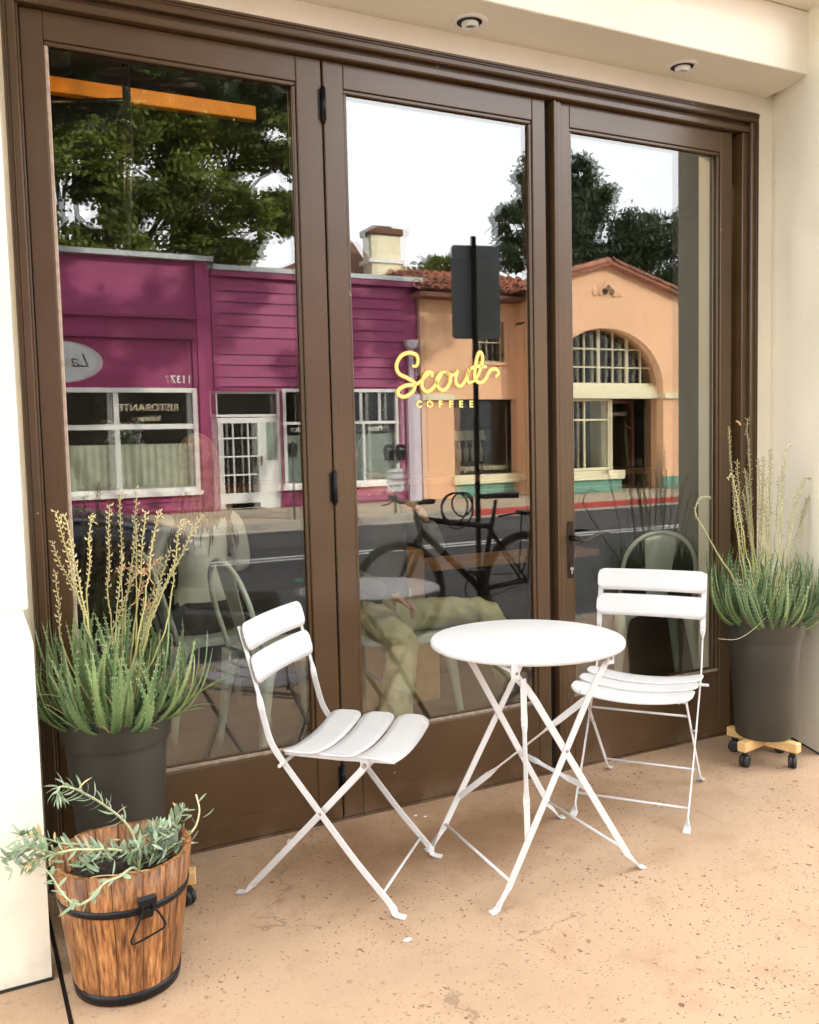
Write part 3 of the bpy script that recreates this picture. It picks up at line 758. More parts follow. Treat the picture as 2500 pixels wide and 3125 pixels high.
# woman, back to the glass
pw = person('person with long fair hair and pale top, seated inside, back to the left door', (.80, 1.40, 0), None)
x, y = .80, 1.38
body = [(x, y, .50), (x, y-.02, .62), (x, y-.015, .76), (x, y, .90), (x, y, 1.0), (x, y+.02, 1.09), (x, y+.03, 1.14),
        (x-.16, y, .965), (x-.22, y+.06, .74), (x-.12, y+.27, .74), (x+.16, y, .965), (x+.22, y+.06, .74), (x+.12, y+.27, .74),
        (x-.10, y+.02, .50), (x-.12, y+.42, .50), (x-.12, y+.42, .10), (x-.12, y+.52, .04), (x+.10, y+.02, .50), (x+.12, y+.42, .50), (x+.12, y+.42, .10), (x+.12, y+.52, .04)]
ed = [(0, 1), (1, 2), (2, 3), (3, 4), (4, 5), (5, 6), (4, 7), (7, 8), (8, 9), (4, 10), (10, 11), (11, 12), (0, 13), (13, 14), (14, 15), (15, 16), (0, 17), (17, 18), (18, 19), (19, 20)]
ra = [.13, .125, .12, .14, .10, .05, .045, .06, .045, .035, .06, .045, .035, .09, .06, .045, .04, .09, .06, .045, .04]
me = skin_mesh('body', body, ed, ra, 'shirt_light', 2); me.materials.append(M['trousers_black']); me.materials.append(M['skin'])
for pl in me.polygons:
    if pl.center.z < .60: pl.material_index = 1
    elif pl.center.z > 1.045 or (pl.center.y > y+.20 and pl.center.z > .6): pl.material_index = 2
addmesh('body', me, pw)
obj('head', head(pw, (x, y+.03, 1.245), pi/2, 0, 0), 'skin', pw)
m = MB(); nc = 44; rows_ = [(1.34, .070, .085), (1.27, .096, .108), (1.18, .106, .112), (1.10, .125, .115), (1.02, .150, .118), (.96, .160, .122), (0, .160, .125)]
for r_i, (z_, rx_, ry_) in enumerate(rows_):
    for j in range(nc+1):
        ph = pi*.92+(pi*1.16)*j/nc; zz = z_ if z_ else .905+.05*noise.noise(Vector((j*.9, 1, 2)))+.02*(j % 3)-.04*abs(j/nc-.5)
        wv = 1+.04*sin(j*1.9+r_i*.5)
        m.v.append((x+rx_*cos(ph)*wv, y+.01+ry_*sin(ph)*wv, zz))
for i in range(len(rows_)-1):
    for j in range(nc): a = i*(nc+1)+j; m.face((a, a+1, a+nc+2, a+nc+1), True)
for k in range(70):
    ph = pi+pi*random.random(); q = Vector((x+.155*cos(ph), y+.01+.122*sin(ph), .99)); e = q+Vector((random.uniform(-.03, .03), random.uniform(-.02, .01), -random.uniform(.10, .17)))
    m.tube([q+Vector((0, 0, .06)), q, q.lerp(e, .6)+Vector((random.uniform(-.01, .01), 0, 0)), e], [.004, .006, .004, .001], 4)
n0 = len(m.v); nn = 18
for i in range(11):
    th = pi*i/11*.93
    for j in range(nn):
        ph = 2*pi*j/nn; m.v.append((x+.098*sin(th)*cos(ph), y+.005+.112*sin(th)*sin(ph), 1.262+.130*cos(th)-(.16 if i > 7 else 0)*(i-7)/4))
for i in range(10):
    for j in range(nn): m.face((n0+i*nn+j, n0+i*nn+(j+1) % nn, n0+(i+1)*nn+(j+1) % nn, n0+(i+1)*nn+j), True)
obj('hair', m, 'hair', pw)
# man in khaki
pm = person('person in khaki trousers and grey shirt, cross-legged, seated inside behind the middle door', (1.55, .98, 0), None)
body = [(1.55, .98, .50), (1.545, 1.0, .64), (1.54, 1.01, .80), (1.53, 1.0, .95), (1.53, .99, 1.03), (1.52, .96, 1.12), (1.52, .95, 1.17),
        (1.36, .96, .99), (1.27, .82, .76), (1.45, .70, .66), (1.70, .96, .99), (1.79, .86, .80), (1.66, .70, .96)]
ed = [(0, 1), (1, 2), (2, 3), (3, 4), (4, 5), (5, 6), (4, 7), (7, 8), (8, 9), (4, 10), (10, 11), (11, 12)]
ra = [.15, .15, .155, .16, .11, .055, .052, .075, .055, .042, .075, .055, .040]
me = skin_mesh('body', body, ed, ra, 'shirt_grey', 2); me.materials.append(M['skin'])
for pl in me.polygons:
    if pl.center.z > 1.09: pl.material_index = 1
addmesh('body', me, pm)
lg = skin_mesh('trousers', [(1.55, .98, .50), (1.63, .90, .51), (1.78, .75, .54), (1.92, .62, .55), (1.97, .60, .42), (2.03, .66, .20),
        (1.46, .90, .51), (1.45, .72, .50), (1.45, .555, .475), (1.41, .515, .33), (1.345, .47, .12)],
        [(0, 1), (1, 2), (2, 3), (3, 4), (4, 5), (0, 6), (6, 7), (7, 8), (8, 9), (9, 10)],
        [.12, .085, .073, .064, .060, .055, .090, .078, .070, .072, .076], 'khaki', 3)
lg.update()
for v_, nn_ in [(v_, v_.normal.copy()) for v_ in lg.vertices]:
    q = v_.co; f = noise.noise(Vector((q.x*26+q.z*9, q.y*12, q.z*22)))+.6*noise.noise(q*48); v_.co = q+nn_*(.011*f)
addmesh('trousers', lg, pm)
chain('shoe', [(1.345, .47, .08), (1.32, .44, .045), (1.25, .36, .035), (1.21, .31, .028)], [.045, .045, .042, .03], 'black_rubber', pm, 2)
chain('shoe', [(2.03, .66, .20), (2.06, .64, .14), (2.12, .58, .12), (2.17, .54, .13)], [.045, .045, .042, .03], 'black_rubber', pm, 2)
obj('head', head(pm, (1.52, .93, 1.275), 2.3, 0, 0), 'skin', pm)
m = MB(); m.lathe([(.0, .128), (.05, .118), (.085, .075), (.099, .02), (.097, -.05), (.080, -.085)], (1.53, .915, 1.275), 20); obj('hair', m, 'interior_dark', pm)
finger_hand(pm, (1.455, .69, .655), (.82, -.35, -.42), (.1, -.2, -1), 1.05)
finger_hand(pm, (1.66, .70, .96), (-.55, .1, .75), (-.5, .5, -.3), 1.0)

# ================================================================== PAVEMENT FURNITURE
def folding_chair(label, loc, rz):
    """local: x = forward (rear feet x=0, front feet x=.471), y = width, uprights at y=+-.19"""
    c = thing('folding_chair', label, 'chair', loc, rz, group='white folding slat chairs')
    def L(name, mb, mat='powder_white', parent=None): return obj(name, mb, mat, parent or c, local=True)
    W = .193
    prof = [(.500, .003), (.484, .004), (.468, .010), (.455, .035), (.357, .145), (.252, .276), (.157, .397), (.108, .466), (.087, .532), (.076, .580), (.066, .630), (.040, .725), (.016, .808)]
    P = smoothpath([(a, 0, b) for a, b in prof], 4)
    for sg in (-1, 1):
        m = MB(); pts = [p+Vector((0, sg*W, 0)) for p in P]; wd = []; A = []; Bt = []
        for p in pts:
            z = p.z; k = min(1, max(0, (z-.555)/.05)); tw = k*pi/2
            wd.append((cos(tw)*.8, sin(tw), cos(tw)*.6)); A.append(.0095+.0035*max(0, 1-z/.03)); Bt.append(.0024)
        for i, p in enumerate(pts):      # flat side turns at the twist and at the foot
            t = (pts[min(i+1, len(pts)-1)]-pts[max(i-1, 0)]).normalized()
            k = min(1, max(0, (p.z-.565)/.045)); a = k*pi/2
            inpl = Vector((0, 1, 0)).cross(t)
            kf = 1-min(1, max(0, (p.z-.006)/.030)); a = max(a, kf*pi/2)
            wd[i] = inpl*cos(a)+Vector((0, 1, 0))*sin(a)
        m.strap(pts, wd, A, Bt); L('upright', m)
    Wi = W-.016
    rp = [(-.030, .003), (-.014, .004), (.004, .010), (.018, .028), (.135, .152), (.252, .276), (.345, .376), (.372, .405), (.384, .424)]
    R = smoothpath([(a, 0, b) for a, b in rp], 4)
    for sg in (-1, 1):
        m = MB(); pts = [p+Vector((0, sg*(Wi if p.z < .34 else Wi-.0*(p.z-.34)), 0)) for p in R]; wd = []
        for i, p in enumerate(pts):
            t = (pts[min(i+1, len(pts)-1)]-pts[max(i-1, 0)]).normalized(); kf = 1-min(1, max(0, (p.z-.006)/.030)); a = kf*pi/2
            wd.append(Vector((0, 1, 0)).cross(t)*cos(a)+Vector((0, 1, 0))*sin(a))
        m.strap(pts, wd, [.0095+.0035*max(0, 1-p.z/.03) for p in pts], .0024); L('rear_leg', m)
        m = MB(); m.tube([(.252, sg*(W+.005), .276), (.252, sg*(Wi-.004), .276)], .0042, 10); m.tube([(.382, sg*(Wi+.006), .421), (.382, sg*(Wi-.006), .421)], .0065, 10); L('rivet', m, 'steel')
        m = MB(); m.strap([(.135, sg*(Wi-.01), .438), (.30, sg*(Wi-.01), .435), (.47, sg*(Wi-.01), .438)], (0, 0, 1), .008, .002)
        m.strap([(.382, sg*(Wi-.006), .440), (.382, sg*(Wi-.006), .410)], (1, 0, 0), .013, .002); L('seat_rail', m)
    for nm, (bx, bz, ww, rr) in (('crossbar', (.432, .062, W, .0042)), ('crossbar', (.050, .062, Wi, .0042)), ('crossbar', (.318, .346, Wi, .0042)), ('hinge_rod', (.142, .416, W+.030, .0052))):
        m = MB(); m.tube([(bx, -ww, bz), (bx, ww, bz)], rr, 10); L(nm, m)
    # seat slats, dished across the width, ends turned up
    for k, x0 in enumerate((.190, .303, .418)):
        def fn(u, v, x0=x0, k=k):
            dip = -.026*(1-(u/.208)**2)+.004
            edge = -.010*max(0, v/.05)**2 if k == 2 else 0
            N = Vector((0, -2*.026*u/.208**2*1.0, 1)).normalized()
            return Vector((x0+v, u, .452+dip+edge)), N
        m = MB(); m.slat(.416, .107, .034, fn, .0035, 24, 5); L('seat_slat', m)
    for zc in (.682, .776):
        def fn(u, v, zc=zc):
            z = zc+v; x = .0585-(z-.645)*.262+.004-.016*(1-(u/.205)**2)+.012
            return Vector((x, u, z)), Vector((1, -.15*u/.2, .26)).normalized()
        m = MB(); m.slat(.408, .080, .026, fn, .0035, 24, 5); L('back_slat', m)
        for sg in (-1, 1):
            m = MB(); xx = .0585-(zc-.645)*.262+.012; m.tube([(xx-.010, sg*W, zc), (xx+.0035, sg*W, zc)], .0036, 8); L('rivet', m)
    return c
chL = folding_chair('white folding slat chair nearer the left door, seen from its side', (.596, -.212, 0), atan2(-.694, .720))
chR = copy_tree(chL); chR['label'] = 'white folding slat chair right of the round table, its back towards the right door'
chR.location = (2.151, -.213, 0); chR.rotation_euler = (0, 0, atan2(-.62, -.785))

# round bistro table
TX, TY = 1.324, -.570
t_ = thing('bistro_table', 'small round white folding table between the two folding chairs', 'table', (TX, TY, 0))
m = MB(); m.lathe([(0, .0), (.292, .0), (.297, -.0015), (.2995, -.006), (.2985, -.016), (.294, -.017), (.293, -.005), (0, -.004)], (TX, TY, .711), 72); obj('tabletop', m, 'powder_white', t_)
ya, yb = TY-.222, TY+.215
def tleg(xf, xt, y):
    """straight strap leg from foot xf to top xt with a small turned-out foot and a crank at the top"""
    sgn = 1 if xf > xt else -1; k = (xt-xf)/.682
    pts = [(xf+sgn*.030, y, .003), (xf+sgn*.016, y, .003), (xf+sgn*.004, y, .009), (xf-sgn*.003, y, .022)]+[(xf+k*z, y, z) for z in (.06, .20, .34, .48, .585)]+[(xf+k*.625+sgn*-.004, y, .625), (xt-sgn*.010, y, .672), (xt-sgn*.012, y, .684)]
    pts = [Vector(p) for p in pts]; m = MB(); wd = []
    for i, p in enumerate(pts):
        t = (pts[min(i+1, len(pts)-1)]-pts[max(i-1, 0)]).normalized(); kf = 1-min(1, max(0, (p.z-.02)/.04)); a = kf*pi/2
        wd.append(Vector((0, 1, 0)).cross(t)*cos(a)+Vector((0, 1, 0))*sin(a))
    m.strap(pts, wd, [.0105+.003*max(0, 1-p.z/.03) for p in pts], .0026); return obj('leg', m, 'powder_white', t_)
def at_leg(xf, xt, z): return xf+(xt-xf)*z/.682
LG = {'a': (1.068, 1.452, ya), 'b': (1.570, 1.142, ya+.006), 'c': (1.094, 1.515, yb), 'd': (1.580, 1.203, yb-.006)}
for q in LG.values(): tleg(*q)
def onleg(k, z): q = LG[k]; return Vector((at_leg(q[0], q[1], z), q[2], z))
for k1, k2 in (('a', 'c'), ('b', 'd')):
    m = MB(); m.tube([onleg(k1, .075), onleg(k2, .075)], .0045, 10); obj('crossbar', m, 'powder_white', t_)
    sg_ = .011 if k1 == 'a' else -.011
    p1 = Vector((LG[k1][1]+sg_, ya-.004, .676)); p2 = Vector((LG[k2][1]+sg_, yb+.004, .676))
    m = MB(); m.tube([p1, p2], .006, 10); obj('top_bar', m, 'powder_white', t_)
    for q in (p1, p2):
        m = MB(); m.strap([(q.x, q.y-.003, .658), (q.x, q.y-.003, .706)], (1, 0, 0), .014, .0022); obj('bracket', m, 'powder_white', t_)
        m = MB(); m.tube([(q.x, q.y-.010, .676), (q.x, q.y+.006, .676)], .0045, 10); obj('bolt', m, 'steel', t_)
def twiststrap(a, b, d0):
    a, b = Vector(a), Vector(b); n = 24; pts = [a.lerp(b, k/n) for k in range(n+1)]; t = (b-a).normalized()
    u = Vector(d0); u = (u-t*u.dot(t)).normalized(); v = t.cross(u); wd = []
    for k in range(n+1):
        s_ = k/n; ang = (min(1, max(0, (s_-.22)/.10))-min(1, max(0, (s_-.70)/.10)))*pi/2
        wd.append(u*cos(ang)+v*sin(ang))
    m = MB(); m.strap(pts, wd, .0095, .0022); obj('brace', m, 'powder_white', t_)
twiststrap(onleg('c', .158)+Vector((0, -.006, 0)), onleg('a', .560)+Vector((0, .008, 0)), (0, 0, 1))
twiststrap(onleg('b', .655)+Vector((0, -.008, 0)), onleg('a', .185)+Vector((0, .006, 0)), (1, 0, 0))
twiststrap(onleg('b', .290)+Vector((0, .006, 0)), onleg('d', .262)+Vector((0, -.006, 0)), (0, 0, 1))
for k1, k2 in (('a', 'b'), ('c', 'd')):
    A_, B_ = LG[k1], LG[k2]; z_ = .682*(B_[0]-A_[0])/((A_[1]-A_[0])-(B_[1]-B_[0])); q = onleg(k1, z_)
    m = MB(); m.tube([(q.x, q.y-.007, z_), (q.x, q.y+.012, z_)], .0048, 10); obj('rivet', m, 'steel', t_)

# ------------------------------------------------------------------ dollies and pots
def dolly(label, cx, cy, ang):
    d = thing('plant_dolly', label, 'dolly', (cx, cy, 0), group='wooden dollies under the tall pots')
    ca, sa = cos(ang), sin(ang)
    def T(a, b): return (cx+a*ca-b*sa, cy+a*sa+b*ca)
    def bar(a0, a1, b0, b1, z0, z1):
        m = MB(); n = 0
        m.box(a0, b0, z0, a1, b1, z1, .003); m.v = [(*T(a, b), c) for a, b, c in m.v]
        return m
    obj('board', bar(-.155, .155, -.019, .019, .066, .105), 'pine', d)
    obj('board', bar(-.019, .019, .0195, .155, .066, .1045), 'pine', d); obj('board', bar(-.019, .019, -.155, -.0195, .066, .1045), 'pine', d)
    for k, (a, b) in enumerate(((.128, 0), (-.128, 0), (0, .128), (0, -.128))):
        X, Y = T(a, b); r = random.uniform(0, 6.28)
        c = MB(); c.tube([(X, Y, .052), (X, Y, .066)], .012, 12)
        c = obj('caster', c, 'black_rubber', d)
        m = MB(); ax = Vector((cos(r), sin(r), 0))*.012; P0 = Vector((X, Y, .0255))
        m.tube([P0-ax*1.35, P0-ax*1.2, P0-ax*.15, P0-ax*.1, P0+ax*.1, P0+ax*.15, P0+ax*1.2, P0+ax*1.35], [.015, .0245, .0255, .021, .021, .0255, .0245, .015], 20); obj('wheel', m, 'black_rubber', c)
        m = MB(); m.tube([P0-ax*.3+Vector((0, 0, .024)), P0+ax*.3+Vector((0, 0, .024))], .012, 10); obj('hood', m, 'black_rubber', c)
    return d
dolly('pine cross dolly with black casters under the right pot', 2.650, -.300, radians(0)+radians(11))
dolly('pine cross dolly behind the wooden bucket, under the left pot', .178, -.287, radians(-14))
def pot(label, cx, cy):
    p_ = thing('tall_pot', label, 'plant pot', (cx, cy, .106), group='tall grey plastic pots')
    m = MB(); m.lathe([(0, .0), (.104, .0), (.110, .006), (.1365, .385), (.1405, .400), (.1430, .404), (.1490, .412), (.1560, .488), (.1590, .494), (.1580, .4985), (.1535, .499), (.1500, .494), (.146, .46), (0, .455)], (cx, cy, .106), 64)
    obj('pot_body', m, 'pot_grey', p_)
    m = MB(); n = 26
    for i in range(n+1):
        for j in range(40):
            r = .149*i/n; a = 2*pi*j/40; m.v.append((cx+r*cos(a), cy+r*sin(a), .106+.468+.012*noise.noise(Vector((r*cos(a)*30, r*sin(a)*30, 0)))))
    for i in range(n):
        for j in range(40): m.face((i*40+j, i*40+(j+1) % 40, (i+1)*40+(j+1) % 40, (i+1)*40+j), True)
    obj('soil', m, 'soil', p_); return p_
pot('tall dark grey pot at the left end of the doors, behind the wooden bucket', .135, -.270)
pot('tall dark grey pot in the right corner on its pine dolly', 2.655, -.300)

def aloe_leaf(m, base, az, lean, length, width, curl, droop=0.0, teeth=True, side=0):
    """thick tapering leaf; lean = start angle from vertical, curl bends it back upright"""
    n = 10; p = Vector(base); d = Vector((cos(az), sin(az), 0)); sd = Vector((-sin(az), cos(az), 0)); pts = []; ang = lean
    for i in range(n+1):
        s_ = i/n; pts.append(p.copy()); ang = lean*(1-s_)**1.7+curl*s_+droop*s_*s_
        t = d*sin(ang)+Vector((0, 0, 1))*cos(ang)+sd*side*s_*.35; p = p+t.normalized()*length/n
    b0 = len(m.v)
    for i, q in enumerate(pts):
        s_ = i/n; wdt = width*((1-s_)**.75*.97+.03)*(1 if s_ > .12 else .75+2*s_); th = wdt*.22+.0008
        t = (pts[min(i+1, n)]-pts[max(i-1, 0)]).normalized(); N = sd.cross(t).normalized()
        for a, b in ((-1, .25), (-.5, -.55), (0, -.9), (.5, -.55), (1, .25), (0, .12)):
            m.v.append(tuple(q+sd*wdt/2*a+N*th*b*-1.0))
    for i in range(n):
        for k in range(6):
            a = b0+i*6+k; b = b0+i*6+(k+1) % 6; m.face((a, b, b+6, a+6), k < 4, 0)
    m.face(tuple(b0+n*6+k for k in range(6)), False, 0)
    if teeth:
        nt_ = int(length/.017)
        for i in range(1, nt_):
            s_ = i/nt_; f = s_*n; k = int(f); q = pts[k].lerp(pts[min(k+1, n)], f-k); wdt = width*((1-s_)**.75*.97+.03)
            t = (pts[min(k+1, n)]-pts[k]).normalized() if k < n else d
            for sg in (-1, 1):
                e = q+sd*sg*wdt/2; m.tri(tuple(e-t*.0022), tuple(e+t*.0022), tuple(e+sd*sg*.0040+t*.0022), 1)
def stalk(m, base, tip, bend, r=.0032, frac=.42, dens=3.0, curlpt=None, seed=0, bl=.0125):
    """dry flower stalk: smooth lower stem, papery bracts spiralling up the top"""
    rnd = random.Random(seed)
    a, b = Vector(base), Vector(tip); mid = a.lerp(b, .5)+Vector(bend)
    pts = [a, a.lerp(mid, .55)+Vector(bend)*.15, mid, b]
    if curlpt: pts += [Vector(c_) for c_ in curlpt]
    P = smoothpath(pts, 8); n = len(P)
    P = [p+Vector((noise.noise(p*22+Vector((seed, 0, 0))), noise.noise(p*22+Vector((0, seed, 5))), 0))*.006 for p in P]
    m.tube(P, [r*(1-.55*i/n) for i in range(n)], 6)
    tot = [0]
    for i in range(1, n): tot.append(tot[-1]+(P[i]-P[i-1]).length)
    Ltot = tot[-1]; s_ = Ltot*frac; k = 0
    while s_ < Ltot:
        i = max(j for j in range(n) if tot[j] <= s_); i = min(i, n-2); q = P[i].lerp(P[i+1], (s_-tot[i])/max(1e-6, tot[i+1]-tot[i])); t = (P[i+1]-P[i]).normalized()
        u = t.orthogonal().normalized(); v = t.cross(u); ph = k*2.4+rnd.uniform(-.3, .3)
        f = (s_-Ltot*frac)/(Ltot*(1-frac)); f = min(1, f*4) if f < .25 else 1
        o = (u*cos(ph)+v*sin(ph)); L_ = bl*rnd.uniform(.7, 1.35)*(.5+.5*f)
        e = q+(o*.75+t*.75).normalized()*L_; c1 = q+(o*.9+t*.3)*L_*.45; sdv = t.cross(o).normalized()*L_*.15
        mi = 1 if rnd.random() < .86 else 2
        m.quad(tuple(q), tuple(c1+sdv), tuple(e), tuple(c1-sdv), mi)
        m.tri(tuple(q), tuple(c1+o*L_*.22), tuple(e), mi)
        s_ += .0175/dens*(1.5 if f < 1 else 1); k += 1
# left aloe: tall dense fan, many blond stalks
ax0, ay0, az0 = .135, -.270, .575
pl = thing('aloe_plant', 'aloe with many blond dry flower stalks in the left pot', 'plant', (ax0, ay0, az0), group='aloe plants in tall pots')
rl = random.Random(3)
for i in range(135):
    r = .125*sqrt(rl.random()); az = rl.uniform(0, 2*pi)
    if i < 46: r = rl.uniform(.10, .132); az = 2*pi*i/46+rl.uniform(-.1, .1)
    k = r/.13; lean = .12+1.25*k*rl.uniform(.75, 1.15); ln = rl.uniform(.25, .36)*(1-.10*k)
    m = MB(); back = sin(az) > .3
    if back: lean *= .6
    if cos(az) > .2 and i % 3 == 0: ln *= .8
    aloe_leaf(m, (ax0+r*cos(az), ay0+r*sin(az), az0-.012), az+rl.uniform(-.3, .3), lean, ln, rl.uniform(.018, .032), rl.uniform(-.18, .14), 0, True, rl.uniform(-1.6, 1.6))
    obj('leaf', m, ['aloe_leaf' if rl.random() < .72 else 'aloe_leaf_dark', 'aloe_teeth'], pl)
for az, r, lean, ln, wd, curl in ((-.55, .11, 1.15, .27, .016, 1.25), (-.15, .12, 1.2, .22, .013, 1.5), (-.9, .12, 1.25, .20, .012, 1.6), (-2.4, .11, 1.2, .20, .015, 1.0), (-1.5, .12, 1.2, .13, .018, .5),
                                  (-.35, .12, 1.3, .16, .012, 1.9), (-1.2, .125, 1.1, .12, .014, .1), (-3.0, .12, 1.35, .18, .012, .8)):
    m = MB(); aloe_leaf(m, (ax0+r*cos(az), ay0+r*sin(az), az0-.01), az, lean, ln, wd, curl); obj('leaf', m, ['aloe_leaf', 'aloe_teeth'], pl)
tips = [(.002, 1.163), (.023, 1.139), (-.007, 1.078), (.100, 1.126), (.150, 1.170), (.188, 1.205), (.211, 1.215), (.266, 1.135), (.375, 1.109), (.331, 1.096), (.308, .993), (.001, .992),
        (.215, 1.12), (.24, 1.15), (.17, 1.04), (.28, 1.02), (.26, .93), (.20, .98), (.30, 1.04), (.23, .90)]
for i, (tx_, tz_) in enumerate(tips):
    yy = ay0+rl.uniform(-.07, .07); bx = ax0+(tx_-ax0)*.30+rl.uniform(-.03, .03); m = MB()
    dx = rl.uniform(-.02, .02)
    cp = [(tx_+(-.018 if tx_ < .05 else .012), yy, tz_-.006)] if i in (1, 3, 7) else ([(tx_+.03, yy, tz_+.012)] if i in (8, 9) else None)
    stalk(m, (bx, yy*.6+ay0*.4, az0+.04), (tx_, yy, tz_), (dx*1.8, 0, 0), .0030, rl.uniform(.40, .62), 3.2, cp, i+1)
    obj('flower_stalk', m, ['stalk', 'bract', 'bract_pink' if i in (12, 15) else 'bract'], pl)
for i in range(26):      # dead and bent leaves low in the clump
    az = rl.uniform(0, 2*pi); r = rl.uniform(.06, .13); m = MB()
    aloe_leaf(m, (ax0+r*cos(az), ay0+r*sin(az), az0-.01), az, rl.uniform(.5, 1.5), rl.uniform(.10, .24), rl.uniform(.007, .012), rl.uniform(.4, 1.9), rl.uniform(0, .8), False, rl.uniform(-2, 2))
    obj('leaf', m, 'dry_leaf' if i % 2 else 'aloe_leaf', pl)
for i in range(5):       # broken pinkish side shoots among the stalks
    q = Vector((ax0+rl.uniform(-.04, .14), ay0+rl.uniform(-.05, .03), rl.uniform(.80, .98))); m = MB()
    stalk(m, q, q+Vector((rl.uniform(-.10, .10), rl.uniform(-.02, .02), rl.uniform(.0, .07))), (0, 0, rl.uniform(-.02, .02)), .0018, .2, 4, None, 400+i, .012)
    obj('flower_stalk', m, ['bract_pink', 'bract_pink', 'bract'], pl)
# right aloe: darker, rounder clump
bx0, by0, bz0 = 2.655, -.300, .575
pr_ = thing('aloe_plant', 'darker green aloe with thin tall stalks in the right pot', 'plant', (bx0, by0, bz0), group='aloe plants in tall pots')
for i in range(210):
    r = .125*sqrt(rl.random()); az = rl.uniform(0, 2*pi)
    if i < 50: r = rl.uniform(.10, .132); az = 2*pi*i/50+rl.uniform(-.1, .1)
    k = r/.13; lean = .12+1.30*k*rl.uniform(.75, 1.1); ln = rl.uniform(.23, .35)*(1-.05*k)
    if sin(az) > .3: lean *= .7
    if i % 13 == 0: lean *= 1.35; ln *= .9
    m = MB(); aloe_leaf(m, (bx0+r*cos(az), by0+r*sin(az), bz0-.012), az+rl.uniform(-.3, .3), lean, ln, rl.uniform(.010, .020), rl.uniform(-.35, .10), 0, True, rl.uniform(-1.5, 1.5))
    obj('leaf', m, ['aloe_leaf_dark' if rl.random() < .75 else 'aloe_leaf', 'aloe_teeth'], pr_)
for az, lean, ln, curl in ((-1.1, 1.2, .13, .2), (-.8, 1.3, .11, 1.7), (-.6, 1.2, .10, 1.4), (-1.7, .9, .16, -.2)):
    m = MB(); aloe_leaf(m, (bx0+.12*cos(az), by0+.12*sin(az), bz0), az, lean, ln, .015, curl); obj('leaf', m, ['aloe_leaf', 'aloe_teeth'], pr_)
rt = [(2.517, 1.385, 0), (2.470, 1.355, 0), (2.427, 1.155, 1), (2.560, 1.190, 0), (2.592, 1.202, 2), (2.674, 1.231, 0), (2.700, 1.260, 0), (2.725, 1.257, 3), (2.66, 1.20, 0), (2.69, 1.17, 0), (2.71, 1.21, 0), (2.64, 1.15, 0),
      (2.877, 1.118, 4), (2.915, 1.056, 0), (2.963, 1.067, 0), (2.50, 1.06, 0), (2.83, 1.10, 0), (2.55, 1.12, 0), (2.75, 1.15, 0), (2.62, 1.05, 0), (2.53, 1.22, 0), (2.54, 1.10, 0)]
for i, (tx_, tz_, cc) in enumerate(rt):
    yy = by0+rl.uniform(-.05, .05)*(.3 if tx_ > 2.8 else 1); tx_ = tx_*1.0 if tx_ < 2.8 else 2.8+(tx_-2.8)*.72; bx = bx0+(tx_-bx0)*.35+rl.uniform(-.02, .02); m = MB()
    cp = {1: [(tx_-.025, yy, tz_+.006), (tx_-.03, yy, tz_+.004)], 2: [(tx_+.006, yy, tz_+.008)], 3: [(tx_+.03, yy, tz_+.012)], 4: [(tx_+.03, yy, tz_+.018), (tx_+.05, yy, tz_+.018)]}.get(cc)
    stalk(m, (bx, yy, bz0+.05), (tx_, yy, tz_), (rl.uniform(-.015, .015), 0, 0), .0026, rl.uniform(.40, .5), 3.8, cp, 100+i, .0115)
    obj('flower_stalk', m, ['stalk', 'bract_right', 'bract_right'], pr_)
m = MB(); stalk(m, (bx0-.17, by0-.02, bz0+.16), (2.270, by0-.02, 1.02), (-.02, 0, .02), .0036, .55, 3.4, [(2.268, by0-.02, 1.065), (2.30, by0-.02, 1.092), (2.345, by0-.02, 1.083)], 300, .009)
obj('flower_stalk', m, ['stalk', 'bract', 'bract'], pr_, label='hooked yellow stalk leaning far out to the left')
m = MB(); P = smoothpath([(2.518, by0, 1.36), (2.505, by0-.002, 1.37), (2.488, by0-.004, 1.377)], 4); m.tube(P, [.002, .004, .0045, .0045, .004, .004, .003, .002, .001], 6)
obj('flower', m, 'bract_pink', pr_, label='single small coral flower at the tip of the tallest stalk')
m = MB(); P = smoothpath([(2.56, -.40, .62), (2.42, -.45, .585), (2.33, -.46, .565), (2.25, -.45, .575)], 5); m.tube(P, .0014, 5); obj('dry_twig', m, 'bract_right', pr_)

# ------------------------------------------------------------------ wooden bucket
BX, BY = .085, -.610
bk = thing('wooden_bucket', 'tapered wooden bucket planter with black hoops and wire handle', 'bucket', (BX, BY, 0))
NS = 17; rb, rt_ = .124, .168; H = .335
def rad(z): return rb+(rt_-rb)*z/H
rs = random.Random(11)
edges = [2*pi*k/NS+rs.uniform(-.045, .045) for k in range(NS)]
for k in range(NS):
    a0 = edges[k]+.005; a1 = edges[(k+1) % NS]-.005
    if a1 < a0: a1 += 2*pi
    m = MB(); zt = H+rs.uniform(-.0035, .003); rows = []
    hz = [0, .12, .24, zt]; na = 4
    for z in hz:
        for inner in (0, 1):
            for j in range(na+1):
                a = a0+(a1-a0)*j/na; r = rad(z)-(.014 if inner else 0)-(0 if inner else .0012*(1 if j in (0, na) else 0)); m.v.append((BX+r*cos(a), BY+r*sin(a), z+.001))
    K = na+1
    for i in range(len(hz)-1):
        for j in range(na):
            o = i*2*K+j; m.face((o, o+1, o+1+2*K, o+2*K), True); o2 = o+K; m.face((o2, o2+2*K, o2+1+2*K, o2+1), True)
        for j in (0, na):
            o = i*2*K+j; m.face((o, o+2*K, o+3*K, o+K) if j == 0 else (o, o+K, o+3*K, o+2*K), False)
    o = (len(hz)-1)*2*K
    for j in range(na): m.face((o+j, o+j+1, o+j+1+K, o+j+K), False)
    obj('stave', m, 'stave_wood', bk)
